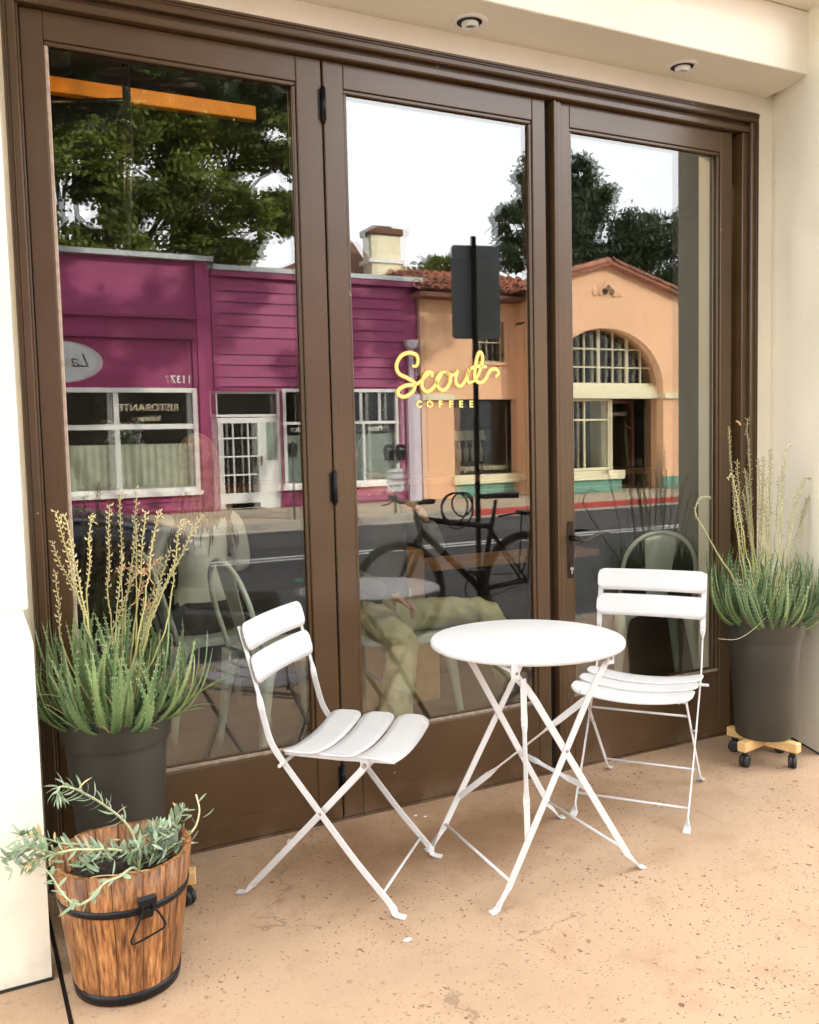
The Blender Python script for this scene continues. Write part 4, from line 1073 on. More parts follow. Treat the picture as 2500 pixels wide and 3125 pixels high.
for z0, z1, nm in ((.234, .253, 'hoop'), (.004, .032, 'hoop')):
    m = MB(); m.lathe([(rad(z0)-.001, z0), (rad(z0)+.0022, z0+.0008), (rad(z1)+.0022, z1-.0008), (rad(z1)-.001, z1)], (BX, BY, 0), 64); obj(nm, m, 'black_metal', bk)
m = MB(); m.lathe([(0, .0), (rad(.02)-.012, .0)], (BX, BY, .022), 40); obj('base_board', m, 'stave_wood', bk)
m = MB(); n = 20
for i in range(n+1):
    for j in range(36):
        r = (rad(.262)-.015)*i/n; a = 2*pi*j/36; m.v.append((BX+r*cos(a), BY+r*sin(a), .268+.018*noise.noise(Vector((r*cos(a)*28, r*sin(a)*28, 3)))+.006*noise.noise(Vector((r*cos(a)*110, r*sin(a)*110, 3)))))
for i in range(n):
    for j in range(36): m.face((i*36+j, i*36+(j+1) % 36, (i+1)*36+(j+1) % 36, (i+1)*36+j), False)
obj('soil', m, 'soil', bk)
ha = radians(-81); hx, hy = cos(ha), sin(ha); tx2, ty2 = -sin(ha), cos(ha)
def HP(t, o, z): r = rad(z)+o; return (BX+hx*r+tx2*t, BY+hy*r+ty2*t, z)
m = MB()
for z, w_, o in ((.292, .021, .002),):
    pts = [HP(0, .0015, .222), HP(0, .006, .235), HP(0, .010, .250), HP(0, .014, .262), HP(0, .012, .274), HP(0, .004, .280)]
    m.strap(pts, (tx2, ty2, 0), [.017, .018, .020, .022, .022, .020], .0016)
m.tube([HP(-.013, .013, .248), HP(.013, .013, .248)], .0035, 8)
hb = obj('handle_bracket', m, 'black_metal', bk)
hp_ = [HP(-.012, .016, .262), HP(-.012, .018, .246), HP(-.018, .018, .235), HP(-.038, .017, .190), HP(-.040, .017, .180), HP(-.030, .018, .174), HP(.030, .018, .188), HP(.040, .018, .196), HP(.040, .018, .205), HP(.022, .019, .240), HP(.012, .018, .250), HP(.012, .016, .262)]
m = MB(); m.tube(smoothpath(hp_, 4), .0026, 8); obj('wire_handle', m, 'black_metal', bk)

# trailing spurge growing in the bucket
sp = thing('trailing_plant', 'sprawling grey-green leafy plant spilling out of the wooden bucket', 'plant', (BX, BY, .27))
stems = {
 's1': [(.125, -.60, .27), (.117, -.60, .351), (.097, -.60, .396), (.070, -.60, .429), (.036, -.60, .463), (.010, -.60, .485), (-.017, -.60, .504), (-.047, -.60, .516), (-.056, -.60, .505), (-.054, -.60, .492)],
 's2': [(.12, -.60, .28), (.097, -.62, .326), (.053, -.62, .345), (.016, -.63, .356), (-.026, -.63, .366), (-.066, -.63, .366), (-.095, -.63, .363), (-.125, -.63, .358), (-.145, -.63, .35)],
 's2b': [(.06, -.59, .30), (.01, -.60, .355), (-.048, -.60, .374), (-.086, -.60, .394), (-.115, -.60, .405), (-.14, -.60, .415)],
 's2c': [(-.066, -.63, .366), (-.105, -.635, .385), (-.132, -.635, .397), (-.155, -.635, .392), (-.165, -.635, .378)],
 's3': [(.12, -.59, .27), (.135, -.58, .334), (.153, -.58, .345), (.177, -.58, .358), (.201, -.58, .352)],
 's3b': [(.15, -.60, .27), (.170, -.60, .33), (.165, -.58, .375)],
 's3c': [(.17, -.57, .27), (.20, -.565, .33), (.235, -.56, .365), (.253, -.56, .385)],
 's3d': [(.17, -.60, .27), (.20, -.61, .31), (.235, -.60, .315), (.245, -.60, .30)],
 's4': [(.20, -.56, .27), (.24, -.56, .297), (.262, -.56, .312), (.282, -.56, .334), (.292, -.56, .368), (.290, -.56, .394), (.285, -.56, .416)],
 's5': [(.12, -.66, .28), (.09, -.73, .335), (.051, -.782, .345), (.021, -.79, .342), (-.003, -.795, .327), (-.026, -.80, .311), (-.049, -.80, .313), (-.068, -.79, .332), (-.083, -.775, .356), (-.093, -.76, .374), (-.106, -.75, .39)],
 's6': [(.141, -.72, .296), (.116, -.715, .300), (.085, -.71, .305), (.049, -.70, .300), (.001, -.68, .29)],
 's7': [(.12, -.62, .27), (.125, -.63, .32), (.118, -.64, .345)]}
def leafmesh(key, L_, w_, curve, mat):
    m = MB(); n = 5; prev = None
    for i in range(n+1):
        s_ = i/n; ww = w_*sin(pi*min(1, (s_*.9+.10)))**.8*(1 if i < n else 0)+.0002; x_ = L_*s_*(1-.15*curve*s_); z_ = L_*(.10*s_+curve*s_*s_*.55)
        m.v += [(x_, -ww/2, z_+ww*.12), (x_, 0, z_-ww*.05), (x_, ww/2, z_+ww*.12)]
    for i in range(n):
        a = i*3; m.face((a, a+1, a+4, a+3), True); m.face((a+1, a+2, a+5, a+4), True)
    return m.mesh(key, [M[mat]])
LM = [leafmesh('leaf', .052, .0085, .7, 'spurge_leaf'), leafmesh('leaf', .044, .0125, .2, 'spurge_leaf'), leafmesh('leaf', .036, .0130, .1, 'spurge_leaf'), leafmesh('leaf', .042, .0060, 1.3, 'spurge_leaf'), leafmesh('leaf', .038, .0100, -.8, 'dry_leaf')]
ORG = Vector((BX, BY, .27)); rsp = random.Random(5); nleaf = 0
def put_leaf(q, dirv, me, sc, upv):
    global nleaf
    d = Vector(dirv).normalized(); up = Vector(upv); up = (up-d*up.dot(d)).normalized(); y_ = up.cross(d)
    mt = Matrix((d, y_, up)).transposed().to_euler()
    inst('leaf', me, sp, q-ORG, mt, (sc, sc, sc)); nleaf += 1
for nm, pts in stems.items():
    P = smoothpath(pts, 8); n = len(P); r0 = {'s1': .0036, 's4': .0036, 's5': .0034, 's2': .0036}.get(nm, .0028)
    m = MB(); m.tube(P, [r0*(1-.45*i/n) for i in range(n)], 7); obj('stem', m, 'dry_leaf' if nm == 's6' else 'spurge_stem', sp)
    if nm in ('s6',): cnt = 5
    else: cnt = {'s1': 52, 's2': 44, 's2b': 26, 's2c': 30, 's3': 18, 's3b': 18, 's3c': 26, 's3d': 18, 's4': 3, 's5': 24, 's7': 14}[nm]
    for k in range(cnt):
        s_ = (k+.5)/cnt
        if nm == 's1': s_ = .22+.78*s_
        if nm == 's5': s_ = .12+.85*s_
        if nm == 's3': s_ = .3+.7*s_
        f = s_*(n-1); i = min(int(f), n-2); q = P[i].lerp(P[i+1], f-i); t = (P[i+1]-P[i]).normalized()
        u = t.orthogonal().normalized(); v = t.cross(u); ph = k*2.4+rsp.uniform(-.4, .4); o = u*cos(ph)+v*sin(ph)
        if nm == 's5' and o.z > .3: o.z *= -.6
        back = .2 if nm in ('s1',) else .55
        me = LM[0 if nm in ('s1', 's2') and k % 3 else (3 if nm == 's1' else (1 if k % 2 else 2))]
        if nm in ('s2', 's2b') and k % 4 == 0: me = LM[1]
        if nm in ('s6',) or rsp.random() < .04: me = LM[4]
        if nm == 's1': o = (o+Vector((0, 0, -.2))).normalized()
        sc = rsp.uniform(.6, 1.05)*(.75 if s_ > .9 else 1)
        put_leaf(q, o+t*back, me, sc, t if nm == 's1' else Vector((0, 0, 1))+t*.3+Vector((rsp.uniform(-.3, .3), rsp.uniform(-.3, .3), 0)))
for q in ((-.14, -.60, .415), (-.168, -.635, .375), (-.14, -.63, .352), (.165, -.58, .38), (.253, -.56, .388), (.245, -.60, .30), (.201, -.58, .355), (.118, -.64, .35), (-.115, -.64, .39), (-.158, -.64, .40), (-.12, -.62, .352), (.228, -.56, .36)):
    if nleaf > 296: break
    for k in range(9):
        if nleaf > 298: break
        a = k*2.4; put_leaf(Vector(q), (cos(a), sin(a)*.8, .75-.09*k), LM[1 if k % 2 else 2], rsp.uniform(.7, 1.0), (0, 0, 1))
m = MB(); src = [x_ for x_ in (LM[0], LM[1], LM[2])]
for k in range(230):
    if k < 120: q = Vector((rsp.gauss(.195, .030), rsp.gauss(-.585, .022), rsp.uniform(.285, .365)))
    elif k < 190: q = Vector((rsp.uniform(-.02, .14), rsp.gauss(-.61, .02), rsp.uniform(.295, .345)))
    else: q = Vector((rsp.gauss(-.125, .035), rsp.gauss(-.62, .015), rsp.uniform(.335, .395)))
    a = rsp.uniform(0, 6.28); d = Vector((cos(a), sin(a), rsp.uniform(-.2, .9))).normalized(); up = Vector((rsp.uniform(-.4, .4), rsp.uniform(-.4, .4), 1)); up = (up-d*up.dot(d)).normalized(); y_ = up.cross(d); me = src[k % 3]; sc = rsp.uniform(.55, .95); n0 = len(m.v)
    m.v += [tuple(q+(d*v_.co.x+y_*v_.co.y+up*v_.co.z)*sc) for v_ in me.vertices]
    for p_ in me.polygons: m.face(tuple(n0+i for i in p_.vertices), True)
obj('small_leaves', m, 'spurge_leaf', sp, kind='stuff')
for k in range(7):
    x0_ = rsp.uniform(-.03, .12); y0_ = rsp.uniform(-.72, -.66); a = rsp.uniform(-.5, .5)
    m = MB(); m.tube(smoothpath([(x0_, y0_, .297), (x0_+.04*cos(a), y0_+.04*sin(a), .305), (x0_+.09*cos(a), y0_+.07*sin(a), .298)], 4), .0018, 5); obj('dry_twig', m, 'dry_leaf', sp)
# small fallen scraps
for (px_, py_, s_, lab) in ((.775, -.80, .013, 'white petal lying on the pavement below the left folding chair'), (1.165, -.09, .008, 'pale pebble on the pavement at the foot of the middle door'), (1.19, -.115, .006, 'smallest pale pebble by the middle door')):
    m = MB(); n_ = 10
    for i in range(n_): a = 2*pi*i/n_; m.v.append((px_+s_*cos(a)*(1+.2*sin(3*a)), py_+s_*.6*sin(a), .0015))
    for i in range(n_): a = 2*pi*i/n_; m.v.append((px_+s_*.5*cos(a), py_+s_*.3*sin(a), .0015+s_*.3))
    for i in range(n_): m.face((i, (i+1) % n_, n_+(i+1) % n_, n_+i), True)
    m.face(tuple(n_+i for i in range(n_)), True); o = obj('pebble' if 'pebble' in lab else 'petal', m, 'pebble'); tag(o, lab, 'pebble' if 'pebble' in lab else 'petal')

# ================================================================== KERBSIDE BEHIND THE CAMERA (seen in the panes)
# street pole with sign plates
def yv(v): return .04-v
t_ = thing('sign_pole', 'dark kerbside pole with two grey sign plates seen from behind', 'sign pole', (2.955, yv(2.42), 0))
m = MB(); m.box(2.940, yv(2.42)-.012, 0, 2.968, yv(2.42)+.016, 2.68, .002); obj('post', m, 'black_metal', t_)
m = MB(); 
pa = radians(-38); ca, sa = cos(pa), sin(pa)
def rr_poly(w_, h_, r, n=5):
    P = []
    for cx_, cz_, a0 in ((w_/2-r, h_/2-r, 0), (-w_/2+r, h_/2-r, pi/2), (-w_/2+r, -h_/2+r, pi), (w_/2-r, -h_/2+r, 1.5*pi)):
        for k in range(n+1): a = a0+pi/2*k/n; P.append((cx_+r*cos(a), cz_+r*sin(a)))
    return P
def plate(name, cx_, cy_, cz_, w_, h_, yaw, mat, parent, th=.003, r=.03):
    m = MB(); m.prism(rr_poly(w_, h_, r), -th/2, th/2); c_, s_ = cos(yaw), sin(yaw)
    m.v = [(cx_+a*c_-b*s_, cy_+a*s_+b*c_, cz_+c) for a, b, c in m.v]; return obj(name, m, mat, parent)
plate('sign_plate', 2.99, yv(2.42)-.035, 2.32, .34, .62, radians(14), 'sign_grey', t_)
# bicycle leaning by the pole
by = yv(2.39)
bi = thing('bicycle', 'dark mountain bicycle parked at the kerb, seen reflected in the middle door', 'bicycle', (2.81, by, 0))
def wheel(cx_, nm):
    m = MB(); N = 40
    ring = [(cx_+.322*cos(2*pi*k/N), by, .342+.322*sin(2*pi*k/N)) for k in range(N+1)]; m.tube(ring, .024, 8, caps=False)
    wl = obj(nm, m, 'black_rubber', bi)
    m = MB(); ring = [(cx_+.292*cos(2*pi*k/N), by, .342+.292*sin(2*pi*k/N)) for k in range(N+1)]; m.tube(ring, .010, 6, caps=False); obj('rim', m, 'gal_steel', wl)
    m = MB()
    for k in range(28):
        a = 2*pi*k/28; m.tube([(cx_+.02*cos(a+.8*(-1)**k), by+(.02 if k % 2 else -.02), .342+.02*sin(a+.8*(-1)**k)), (cx_+.288*cos(a), by, .342+.288*sin(a))], .0014, 4)
    obj('spokes', m, 'gal_steel', wl)
    m = MB(); m.tube([(cx_, by-.045, .342), (cx_, by+.045, .342)], .018, 10); obj('hub', m, 'black_metal', wl)
wheel(2.325, 'front_wheel'); wheel(3.301, 'rear_wheel')
m = MB(); Hd = Vector((2.50, by, .74)); Hu = Vector((2.465, by, .84)); Sc = Vector((3.035, by, .735)); Cr = Vector((2.95, by, .31)); Rr = Vector((3.301, by, .342))
for a, b, r in ((Hu, Hd, .022), (Hu.lerp(Hd, .2), Sc, .021), (Hd, Cr, .024), (Sc+Vector((.02, 0, .06)), Cr, .018)): m.tube([a, b], r, 10)
for sg in (-1, 1): m.tube([Cr+Vector((.04, sg*.02, 0)), Rr+Vector((0, sg*.045, 0))], .010, 8); m.tube([Sc+Vector((0, sg*.015, -.03)), Rr+Vector((0, sg*.045, 0))], .009, 8)
obj('frame', m, 'black_metal', bi)
m = MB(); F0 = Vector((2.325, by, .342))
m.tube([Hd, Hd+Vector((-.018, 0, -.05))], .02, 8)
for sg in (-1, 1): m.tube([Hd+Vector((-.018, sg*.02, -.05)), Hd+Vector((-.035, sg*.055, -.10)), F0+Vector((0, sg*.055, 0))], [.016, .018, .013], 8)
obj('fork', m, 'black_metal', bi)
m = MB(); m.tube([Hu, Hu+Vector((-.015, 0, .06)), Hu+Vector((-.07, 0, .09))], .014, 8); st = Hu+Vector((-.07, 0, .09))
m.tube([st+Vector((.03, -.30, .02)), st+Vector((.0, -.12, .0)), st, st+Vector((0, .12, 0)), st+Vector((.03, .30, .02))], .012, 8)
for sg in (-1, 1): m.tube([st+Vector((.022, sg*.2, .015)), st+Vector((.034, sg*.31, .022))], .017, 8); m.tube([st+Vector((-.01, sg*.17, .0)), st+Vector((-.05, sg*.20, -.02)), st+Vector((-.05, sg*.27, -.03))], .005, 6)
obj('handlebar', m, 'black_rubber', bi)
m = MB(); m.tube([Sc+Vector((.02, 0, .05)), Sc+Vector((.045, 0, .18))], .014, 8); obj('seat_post', m, 'gal_steel', bi)
m = MB()
def sf(u, v):
    k = (u+.14)/.28; hw = .018+.055*k**1.6; return Vector((3.10+u, by+v/.06*hw, .945-.25*(v/.06)**2*hw+.010*k)), Vector((0, 0, 1))
m.slat(.28, .12, .03, sf, .03, 20, 6); obj('saddle', m, 'black_rubber', bi)
m = MB(); m.tube([(2.95+.095*cos(2*pi*k/24), by-.05, .31+.095*sin(2*pi*k/24)) for k in range(25)], .006, 6, caps=False); m.tube([(2.95, by-.06, .31), (2.95, by+.06, .31)], .02, 10)
m.tube([(2.95, by-.065, .31), (3.04, by-.068, .17)], .010, 8); m.tube([(2.95, by+.065, .31), (2.86, by+.068, .45)], .010, 8); m.box(2.99, by-.15, .155, 3.09, by-.07, .18, .004); m.box(2.81, by+.07, .44, 2.91, by+.15, .465, .004)
m.tube([(2.95, by-.05, .405), (3.301, by-.05, .38)], .004, 6); m.tube([(2.95, by-.05, .215), (3.301, by-.05, .305)], .004, 6); obj('crankset', m, 'black_metal', bi)
m = MB()
for c_, r_ in (((2.74, .88), .10), ((2.76, .86), .12), ((2.80, .90), .08)): m.tube([(c_[0]+r_*cos(2*pi*k/20), by+.03+.01*sin(4*pi*k/20), c_[1]+r_*sin(2*pi*k/20)) for k in range(21)], .006, 6, caps=False)
obj('cable_lock', m, 'black_rubber', bi)
m = MB(); m.box(3.28, by-.07, .80, 3.60, by+.07, .83, .005)
for sg in (-1, 1): m.tube([(3.33, by+sg*.06, .80), (3.30, by+sg*.06, .36)], .006, 6); m.tube([(3.52, by+sg*.06, .80), (3.32, by+sg*.06, .38)], .006, 6)
m.tube([(3.10, by, .80), (3.28, by, .815)], .007, 6); obj('luggage_rack', m, 'black_metal', bi)

# cars
def car(label, loc, rz, paint, glassm='glass_car', sc=1.0):
    c = thing('parked_car', label, 'car', loc, rz)
    def L(name, mb, mat, parent=None): return obj(name, mb, mat, parent or c, local=True)
    # cross-sections along x: (x, half width at sill, half width at belt, z sill, z belt, z top, half width at top)
    secs = [(-2.25, .70, .72, .40, .78, .80, .62), (-2.12, .84, .86, .25, .95, .98, .70), (-1.7, .88, .90, .22, .98, 1.02, .70), (-1.25, .88, .90, .22, .98, 1.04, .66),
            (.60, .88, .90, .22, .98, 1.02, .68), (.85, .88, .90, .22, .97, 1.00, .70), (1.5, .87, .88, .22, .90, .96, .70), (2.0, .84, .84, .24, .80, .86, .66), (2.22, .74, .74, .32, .68, .72, .56), (2.30, .60, .60, .40, .58, .62, .48)]
    m = MB(); n = 10
    for x_, a, b, z0, z1, z2, t2 in secs:
        for (yy, zz) in ((a*.9, z0), (a, z0+.08), (b+.01, (z0+z1)/2), (b, z1), (t2, z2), (-t2, z2), (-b, z1), (-b-.01, (z0+z1)/2), (-a, z0+.08), (-a*.9, z0)): m.v.append((x_, yy, zz))
    for i in range(len(secs)-1):
        for k in range(n): a = i*n+k; b = i*n+(k+1) % n; m.face((a, a+n, b+n, b), True)
    m.face(tuple(range(n)), False); m.face(tuple((len(secs)-1)*n+k for k in reversed(range(n))), False)
    L('body', m, paint)
    # cabin: roof and pillars, windows set in
    m = MB(); roof = [(-1.75, .98, .66), (-1.35, 1.38, .60), (-.9, 1.46, .59), (-.2, 1.48, .59), (.25, 1.44, .58)]
    for x_, z_, hw in roof:
        for f_, dz in ((1, -.03), (.9, 0), (0, .012), (-.9, 0), (-1, -.03)): m.v.append((x_, hw*f_, z_+dz))
    for i in range(len(roof)-1):
        for k in range(4): a = i*5+k; m.face((a, a+1, a+6, a+5), True)
    for sg in (-1, 1):
        m.strap([(.25, sg*.575, 1.42), (1.02, sg*.72, .985)], (0, 1, .3), .03, .02); m.strap([(-.35, sg*.59, 1.45), (-.35, sg*.76, 1.0)], (1, 0, 0), .05, .012); m.strap([(-1.3, sg*.60, 1.38), (-1.55, sg*.74, 1.0)], (1, 0, 0), .09, .012)
    L('roof', m, paint)
    m = MB(); m.quad((.25, -.56, 1.43), (1.0, -.70, .99), (1.0, .70, .99), (.25, .56, 1.43)); L('windscreen', m, glassm)
    m = MB(); m.quad((-1.36, .58, 1.37), (-1.74, .64, 1.0), (-1.74, -.64, 1.0), (-1.36, -.58, 1.37)); L('rear_window', m, glassm)
    for sg in (-1, 1):
        m = MB(); m.quad((.22, sg*.58, 1.40), (.85, sg*.73, 1.0), (-.30, sg*.755, 1.0), (-.30, sg*.592, 1.44)); L('side_window', m, glassm)
        m = MB(); m.quad((-.40, sg*.592, 1.44), (-.40, sg*.755, 1.0), (-1.45, sg*.745, 1.0), (-1.22, sg*.60, 1.39)); L('side_window', m, glassm)
        m = MB(); m.box(.70, sg*.80, .98, .86, sg*1.0, 1.10, .03); L('mirror', m, paint)
        m = MB(); m.box(2.05, sg*.60, .62, 2.24, sg*.78, .74, .03); L('headlight', m, 'sign_white')
        for wx in (-1.35, 1.42):
            m = MB(); m.tube([(wx, sg*.70, .32), (wx, sg*.72, .32), (wx, sg*.89, .32), (wx, sg*.905, .32)], [.29, .32, .32, .29], 28); wl = L('wheel', m, 'black_rubber')
            m = MB(); m.tube([(wx, sg*.90, .32), (wx, sg*.912, .32)], [.20, .19], 20); L('rim', m, 'gal_steel', wl)
    m = MB(); m.box(-1.0, -.6, .5, .6, .6, .95, .1); L('cabin_seats', m, 'interior_dark')
    m = MB(); m.box(2.2, -.26, .40, 2.318, .26, .52, .01); L('number_plate', m, 'sign_white')
    return c
car('dark blue car in the road, its bonnet reflected low in the left door', (-.80, yv(4.6), -.12), radians(0), 'car_blue')
car('silver car parked far along the street by the arched shop', (20.5, yv(10.7), -.12), 0, 'car_silver')

# parking meters and posts on the far pavement
def meter(label, x, v, sign=None):
    t_ = thing('parking_meter', label, 'parking meter', (x, yv(v), 0))
    y_ = yv(v)
    m = MB(); m.tube([(x, y_, 0), (x, y_, .98)], .03, 10); m.strap([(x-.12, y_, .98), (x, y_, .94), (x+.12, y_, .98)], (0, 0, 1), .03, .03); obj('post', m, 'gal_steel', t_)
    for sg in (-1, 1):
        m = MB(); m.prism([(x+sg*.12+a, 1.12+b) for a, b in [(.055, -.13), (.085, .02), (.080, .10), (.045, .15), (0, .165), (-.045, .15), (-.080, .10), (-.085, .02), (-.055, -.13)]], y_-.05, y_+.05); hd = obj('meter_head', m, 'black_metal', t_)
        m = MB(); m.box(x+sg*.12-.045, y_+.051, 1.17, x+sg*.12+.045, y_+.054, 1.22); obj('display', m, 'sign_grey', hd)
    if sign:
        pl_ = plate('sign_plate', x-.02, y_+.045, .62, .34, .42, 0, 'sign_white', t_, .004, .04)
        for k, (tx, sz, zz) in enumerate((('MOTORCYCLE', .052, .735), ('PARKING', .078, .60), ('ONLY', .078, .49))): text('wording', tx, sz, (x-.02, y_+.050, zz), t_, 'black_metal', 1)
    return t_
meter('twin-headed parking meter with a white motorcycle parking sign on its post', 7.13, 12.30, True)
t_ = thing('sign_post', 'thin post with a narrow edge-on sign before the white panelled door', 'sign post', (5.60, yv(12.3), 0))
m = MB(); m.tube([(5.60, yv(12.3), 0), (5.60, yv(12.3), 2.85)], .028, 8); obj('post', m, 'gal_steel', t_); plate('sign_plate', 5.62, yv(12.3), 2.55, .30, .46, radians(70), 'sign_grey', t_)
t_ = thing('parking_meter', 'single small parking meter left of the edge-on sign', 'parking meter', (5.15, yv(12.3), 0))
m = MB(); m.tube([(5.15, yv(12.3), 0), (5.15, yv(12.3), 1.1)], .025, 8); obj('post', m, 'gal_steel', t_)
m = MB(); m.prism([(5.15+a, 1.22+b) for a, b in [(.05, -.12), (.08, .02), (.07, .10), (0, .15), (-.07, .10), (-.08, .02), (-.05, -.12)]], yv(12.3)-.05, yv(12.3)+.05); obj('meter_head', m, 'black_metal', t_)

# ================================================================== FAR SIDE OF THE STREET
YF = yv(15.5)
def W_open(parent, name, mat, x0, x1, z0, z1, holes, yf, depth):
    """wall with rectangular holes built of butted blocks"""
    xs = sorted({x0, x1}|{a for h in holes for a in (h[0], h[1])}); m = MB()
    for i in range(len(xs)-1):
        a, b = xs[i], xs[i+1]; mid = (a+b)/2; z = z0
        for h in sorted([h for h in holes if h[0] <= mid <= h[1]], key=lambda h: h[2]):
            if h[2] > z: m.box(a, yf-depth, z, b, yf, h[2])
            z = h[3]
        if z < z1: m.box(a, yf-depth, z, b, yf, z1)
    return obj(name, m, mat, parent)
def far_window(parent, x0, x1, z0, z1, yf, vbars=(), hbars=(), fw=.07, mat='white_paint_wood', bw=.045, glass=True, name='window'):
    m = MB()
    for a in ((x0, z0, x0+fw, z1), (x1-fw, z0, x1, z1), (x0+fw, z1-fw, x1-fw, z1), (x0+fw, z0, x1-fw, z0+fw)): m.box(a[0], yf-.08, a[1], a[2], yf+.02, a[3])
    f = obj(name, m, mat, parent)
    for k, v in enumerate(vbars):
        if isinstance(v, tuple): xx, za, zb = v
        else: xx, za, zb = v, z0+fw, z1-fw
        obj('mullion', B(xx-bw/2, yf-.05, za, xx+bw/2, yf+.005, zb), mat, f)
    for h in hbars: obj('transom', B(x0+fw, yf-.055, h-bw/2, x1-fw, yf+.010, h+bw/2), mat, f)
    if glass:
        m = MB(); m.quad((x1-fw, yf-.06, z0+fw), (x0+fw, yf-.06, z0+fw), (x0+fw, yf-.06, z1-fw), (x1-fw, yf-.06, z1-fw)); obj('pane', m, 'glass_far', f)
    return f
mg = thing('restaurant_building', 'low magenta wooden restaurant with white window frames across the street', 'building', (4, YF, 0))
W_open(mg, 'front_wall', 'magenta', -5.0, 4.62, 0, 5.00, [(-3.6, -.4, .45, 2.47), (.2, 4.25, .45, 2.47)], YF, .25)
W_open(mg, 'front_wall', 'magenta', 4.622, 9.30, 0, 4.86, [(4.68, 6.06, .0, 2.45), (6.10, 8.78, .45, 2.47)], YF, .25)
obj('pilaster', B(4.34, YF+.003, 0, 4.62, YF+.08, 5.0), 'magenta', mg)
obj('corner_board', B(4.24, YF+.003, 2.52, 4.32, YF+.05, 3.45), 'magenta_dark', mg)
obj('corner_board', B(4.65, YF+.003, 2.50, 4.80, YF+.06, 4.80), 'magenta', mg)
for z_ in (3.46, 3.86): obj('trim_moulding', B(-5, YF+.003, z_, 4.335, YF+.09, z_+.07), 'magenta_dark', mg)
for i, (z0, z1) in enumerate(((2.54, 2.72), (2.73, 2.97), (2.98, 3.18), (3.19, 3.53), (3.54, 3.76), (3.77, 4.01), (4.02, 4.24), (4.25, 4.46), (4.47, 4.72))):
    m = MB(); m.prism([(YF+.003, z0), (YF+.038, z0), (YF+.012, z1), (YF+.003, z1)], 4.81, 8.95, axis='x'); obj('clapboard', m, 'magenta', mg)
for x0, x1 in ((.2, 4.33), (6.1, 8.85)):
    for z0, z1 in ((.05, .22), (.23, .42)):
        m = MB(); m.prism([(YF+.003, z0), (YF+.035, z0), (YF+.012, z1), (YF+.003, z1)], x0, x1, axis='x'); obj('clapboard', m, 'magenta', mg)
obj('parapet_cap', B(-5.1, YF-.35, 5.002, 4.70, YF+.16, 5.10), 'cap_metal', mg); obj('parapet_cap', B(4.702, YF-.35, 4.862, 9.42, YF+.14, 4.96), 'cap_metal', mg)
obj('soffit_board', B(4.66, YF+.004, 4.74, 9.25, YF+.12, 4.858), 'magenta_dark', mg)
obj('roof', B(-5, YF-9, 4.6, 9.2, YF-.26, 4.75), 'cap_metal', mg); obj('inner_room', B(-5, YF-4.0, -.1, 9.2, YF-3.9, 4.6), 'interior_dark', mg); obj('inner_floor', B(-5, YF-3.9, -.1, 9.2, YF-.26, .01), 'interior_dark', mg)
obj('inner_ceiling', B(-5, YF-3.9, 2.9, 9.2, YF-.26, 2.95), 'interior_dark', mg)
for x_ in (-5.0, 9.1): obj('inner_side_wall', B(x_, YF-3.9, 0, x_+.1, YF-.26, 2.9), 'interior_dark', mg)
f = far_window(mg, .2, 4.30, .43, 2.50, YF, (2.72, 1.45), (1.74,), .09, bw=.10)
obj('sill', B(.15, YF+.022, .36, 4.33, YF+.12, .44), 'white_paint_wood', mg)
far_window(mg, -3.6, -.4, .43, 2.50, YF, (-2.0,), (1.74,), .09, bw=.09)
# curtains
m = MB()
for k in range(150):
    x_ = .35+k*.026; d = .03*sin(k*1.1)+.02*sin(k*.37); m.v += [(x_, YF-.22+d, .48), (x_, YF-.22+d*.8, 1.40)]
for k in range(149): m.face((2*k, 2*k+2, 2*k+3, 2*k+1), True)
obj('curtain', m, 'curtain', mg)
text('window_lettering', 'RISTORANTE', .20, (3.35, YF-.035, 2.05), mg, 'cream_paint', 1, bold=-.002); text('window_lettering', 'Italiano', .15, (3.35, YF-.035, 1.86), mg, 'cream_paint', 1)
text('house_number', '1137', .21, (4.00, YF+.012, 2.60), mg, 'white_paint_wood', 1, bold=.004, extrude=.004)
# doorway: transom, french door, sidelight
far_window(mg, 4.68, 6.06, 1.92, 2.45, YF-.10, (), (), .05)
dr = far_window(mg, 4.72, 5.68, .02, 1.90, YF-.10, (5.04, 5.36), (.72, 1.10, 1.48), .11, bw=.03, name='door')
obj('kick_panel', B(4.83, YF-.18, .03, 5.57, YF-.08, .34), 'white_paint_wood', dr)
m = MB(); m.box(5.60, YF-.06, .90, 5.63, YF-.02, 1.10); obj('handle', m, 'black_metal', dr)
obj('side_panel', B(5.69, YF-.20, .0, 6.05, YF-.10, 1.91), 'white_paint_wood', mg); obj('side_panel', B(5.75, YF-.098, 1.0, 5.99, YF-.088, 1.8), 'glass_far', mg)
f = far_window(mg, 6.10, 8.80, .43, 2.50, YF, tuple((6.10+.45*k, 1.80, 2.43) for k in range(1, 6))+((6.62, .5, 1.74), (7.45, .5, 1.74), (7.95, .5, 1.74)), (1.77,), .07, bw=.06)
obj('roller_shade', B(6.2, YF-.16, .5, 8.7, YF-.15, 1.52), 'shade_grey', mg)
for tx, xx in (('Patio', 8.25), ('Dining', 7.55), ('In', 7.02), ('Back', 6.55)): text('window_lettering', tx, .17, (xx, YF-.035, 1.59), mg, 'white_paint_wood', 1, bold=.003)
obj('sill', B(6.05, YF+.022, .36, 8.84, YF+.12, .44), 'white_paint_wood', mg)
obj('corner_post', B(9.0, YF+.003, 0, 9.30, YF+.12, 2.38), 'lilac_white', mg)
m = MB(); m.box(9.06, YF+.02, 2.39, 9.16, YF+.12, 3.40); m.prism([(9.02, 3.40), (9.20, 3.40), (9.27, 3.58), (8.95, 3.58)], YF+.02, YF+.18); obj('downspout', m, 'lilac_white', mg)
